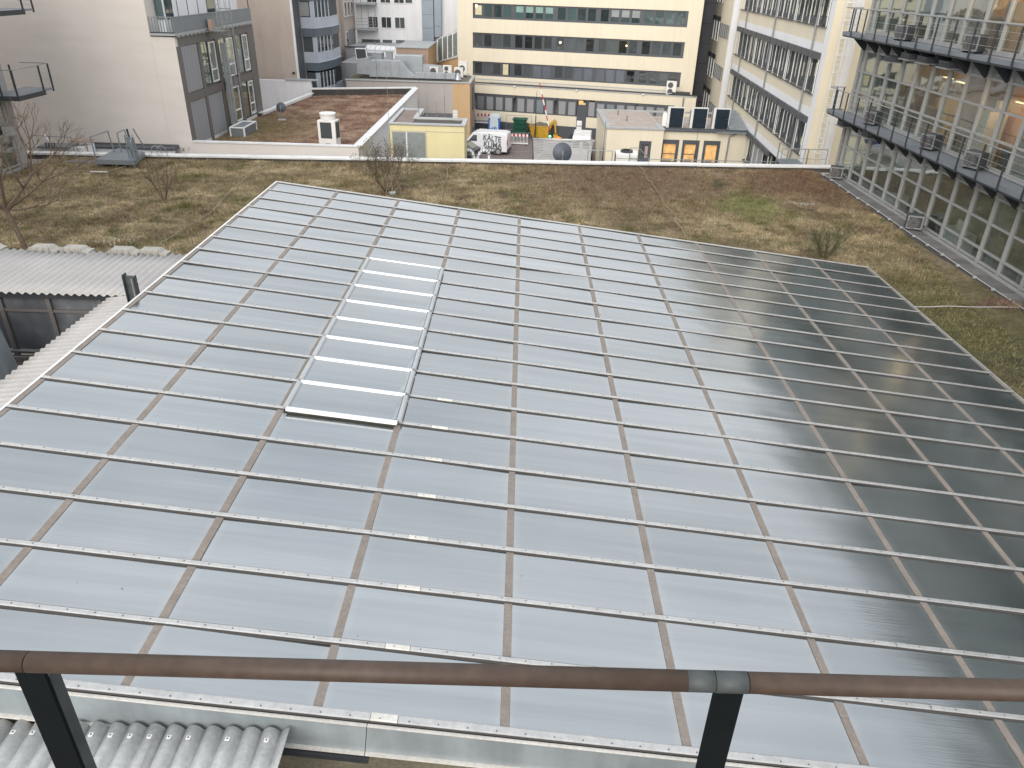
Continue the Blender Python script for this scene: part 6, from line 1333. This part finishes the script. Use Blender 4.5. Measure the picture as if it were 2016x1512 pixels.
# ================================================================ SHRUBS AND TREE ON THE PLANTED ROOF
def branch(b, p, d, L, r, depth, rg, out, spread=.55, up=.15, nseg=3, sub=(2, 3), shrink=.68):
    for s in range(nseg):
        d = (d + Vector((rg.gauss(0, .12), rg.gauss(0, .12), rg.gauss(0, .08) + up * .25))).normalized(); q = p + d * L / nseg
        b.tube(p, q, r, 5 if r > .012 else 3, r * .86, cap=False); p = q; r *= .86
        if depth > 0 and s > 0:
            for _ in range(rg.randint(*sub) - 1):
                e = (d + Vector((rg.gauss(0, spread), rg.gauss(0, spread), rg.gauss(0, spread * .6) + up))).normalized(); branch(b, p, e, L * shrink * rg.uniform(.7, 1.1), r * .72, depth - 1, rg, out, spread, up, nseg, sub, shrink)
    if depth > 0:
        for _ in range(2):
            e = (d + Vector((rg.gauss(0, spread), rg.gauss(0, spread), rg.gauss(0, spread * .5) + up))).normalized(); branch(b, p, e, L * shrink, r * .8, depth - 1, rg, out, spread, up, nseg, sub, shrink)
    else: out.append(p)
def shrub(label, x, y, h, seed, stems=6, spread=.35, depth=2, leaves=0, key='twig', r=.014, z=5.88):
    t = thing('shrub', label, 'shrub', (x, y, z)); rg = random.Random(seed)
    tips = []
    for i in range(stems):
        b = MB(); a = 2 * math.pi * i / stems + rg.uniform(-.3, .3); d = Vector((math.cos(a) * spread, math.sin(a) * spread, 1)).normalized()
        branch(b, Vector((math.cos(a) * .06, math.sin(a) * .06, 0)), d, h * .5 * rg.uniform(.8, 1.1), r, depth, rg, tips, .4, .25)
        part('stem', b, MT[key], t)
    if leaves:
        b = MB()
        for _ in range(leaves):
            p = rg.choice(tips) + Vector((rg.gauss(0, .06), rg.gauss(0, .06), rg.gauss(0, .06))); u = Vector((rg.gauss(0, 1), rg.gauss(0, 1), rg.gauss(0, 1))).normalized() * .035; v = u.orthogonal() * .5
            b.face([p - u, p + v, p + u, p - v])
        part('foliage', b, MT['leaf'], t, kind='stuff')
    return t
shrub('tall bare twiggy bush in front of the yellow room, at the lightning rod', -6.0, 33.6, 2.0, 21, 18, .75, 3, 420, r=.015)
shrub('bare thin stemmed bush on the dry grass left of the glass roof corner', -15.15, 31.4, 2.0, 5, 8, .35, 2, r=.017)
shrub('dark evergreen broom bush just beyond the far right corner of the glass roof', 11.2, 26.3, 1.15, 8, 22, .7, 2, 160, 'leaf', .014)
shrub('small leafy bush by the green grass patch near the far parapet', 9.5, 35.8, .5, 31, 7, .5, 2, 160, 'twig', .008)
shrub('tiny thin bush right of the green grass patch', 11.2, 36.3, .45, 37, 5, .5, 1, 60, 'twig', .007)
shrub('sprouting weed on the parapet coping at left, near the platform', -17.3, 39.1, .5, 41, 3, .5, 1, 20, 'twig', .006, 6.08)
moss = MB()
for k in range(900):
    a, q = rnd.uniform(0, 6.28), rnd.gauss(0, 1); x, y = 15.3 + rnd.gauss(0, .38), 22.05 + rnd.gauss(0, .16); zc = 5.92 + abs(rnd.gauss(0, .09)) * math.exp(-((x - 15.3) / .6) ** 2)
    moss.tube((x, y, zc), (x + rnd.gauss(0, .04), y + rnd.gauss(0, .04), zc + .07), .012, 3, .002, cap=False)
solo('cushion_plant', moss, MT['turf_red'], 'low brown cushion plant at the right picture edge beside the office building', 'plant')
# tree
tr = thing('bare_tree', 'leafless small tree with a slender leaning trunk at the left picture edge', 'tree', (-16.7, 24.1, 5.85))
tips = []
trunk = MB(); pts = [Vector((0, 0, 0)), Vector((-.05, 0, .5)), Vector((-.15, 0, 1.0)), Vector((-.25, 0, 1.45))]; rr = [.085, .075, .068, .07]
for i in range(3): trunk.tube(pts[i], pts[i + 1], rr[i], 10, rr[i + 1], cap=False)
part('trunk', trunk, MT['bark'], tr, smooth=True)
rg = random.Random(12); tr.scale = (1.15, 1.15, 1.12)
for i, (d, L, r) in enumerate((((1.3, -.2, .9), 1.5, .062), ((.5, -.3, 1.3), 1.4, .05), ((-.8, .1, 1.0), 1.5, .055), ((-1.4, -.2, .7), 1.3, .04), ((1.6, .1, .35), 1.2, .032), ((-.2, .6, 1.1), 1.3, .04), ((1.0, .8, .8), 1.3, .04), ((-.5, -.7, 1.0), 1.3, .04))):
    b = MB(); branch(b, pts[3] - Vector((0, 0, .06)), Vector(d).normalized(), L, r, 4, rg, tips, .5, .12, 3, (2, 2), .64); part('limb', b, MT['bark'], tr)
# cables and small things on the roof
def cable(label, pts, r=.012, key='wire', blocks=None):
    t = thing('earthing_cable', label, 'cable', (0, 0, 0), group='earthing cables on the planted roof')
    part('cable', MB().path(pts, r, 5), MT[key], t)
    if blocks:
        bm_ = MB().tube((0, 0, 0), (0, 0, .07), .06, 8).mesh('holder', MT['coping_grey'])
        for p in blocks: link('holder', bm_, t, loc=(p[0], p[1], p[2] - .05))
    return t
def ln(pts, n=6, z=6.02, wob=.06):
    o = []
    for a, c in zip(pts, pts[1:]):
        for k in range(n): t = k / n; o.append((a[0] + (c[0] - a[0]) * t + rnd.gauss(0, wob), a[1] + (c[1] - a[1]) * t + rnd.gauss(0, wob), z + rnd.uniform(-.02, .02)))
    o.append((*pts[-1], z)); return o
cable('cable lying diagonally over the dry grass left of the glass roof', ln([(-12.9, 38.4), (-12.97, 36.5), (-12.4, 29.6), (-12.62, 25.7), (-12.63, 24.5)]))
cable('pale curved cable over the grass, right of the bare bush', ln([(-3.4, 39.4), (-3.59, 38.3), (-3.45, 32.5), (-3.5, 31.2)]))
cable('dark cable from the parapet to the glass roof, in the middle', ln([(6.3, 40.2), (6.36, 38), (6.44, 34.0), (6.45, 28.0)]))
cable('thin pale cable crossing the grass at the far right', ln([(12.1, 21.6), (14, 21.7), (15.7, 21.8)], 5, 6.0, .02), .01, 'coping')
s_pts = [(15.78 - .0 * k, 39.5 - 1.15 * k, 5.99 + .012 * math.sin(k * 1.3)) for k in range(18)]
cable('pale cable on round holders along the slabs below the office building', s_pts, .009, 'coping', s_pts[::1])
cable('cable coming off the platform over the grass at left', ln([(-19.1, 37.2), (-19.6, 35.6), (-21.9, 35.6)], 5, 5.99, .04))
solo('white_rod', MB().tube((-20.35, 35.4, 5.99), (-19.55, 35.45, 5.99), .022, 8), MT['coping'], 'short pale rod lying on the grass in front of the platform', 'rod')
def pebbles(label, x, y, n, sx, sy, seed):
    rg = random.Random(seed); b = MB()
    for _ in range(n):
        px, py = x + rg.gauss(0, sx), y + rg.gauss(0, sy); s = rg.uniform(.012, .028); z = 5.93 + hgt(px, py); b.hexa([(px - s, py - s, z), (px + s, py - s * .8, z), (px + s * .8, py + s, z), (px - s, py + s, z), (px - s * .6, py - s * .6, z + s), (px + s * .7, py - s * .5, z + s * 1.1), (px + s * .5, py + s * .5, z + s), (px - s * .5, py + s * .6, z + s * .9)])
    o = solo('white_pebbles', b, MT['stone'], label, 'pebbles'); o['kind'] = 'stuff'
pebbles('scatter of whitish pebbles on the dry grass near the corrugated canopy', -14.7, 25.6, 60, .5, .2, 1)
pebbles('small heap of whitish pebbles on the grass near the far right corner', 12.85, 33.7, 60, .3, .14, 2)
solo('grey_mat', MB().box((-22.6, 37.3, 5.93), (-19.0, 38.0, 5.955)), MT['paver'], 'grey rubber mat lying on the grass at the platform', 'mat')
pc_ = [(-3.9, 38.55), (-.9, 38.9)]
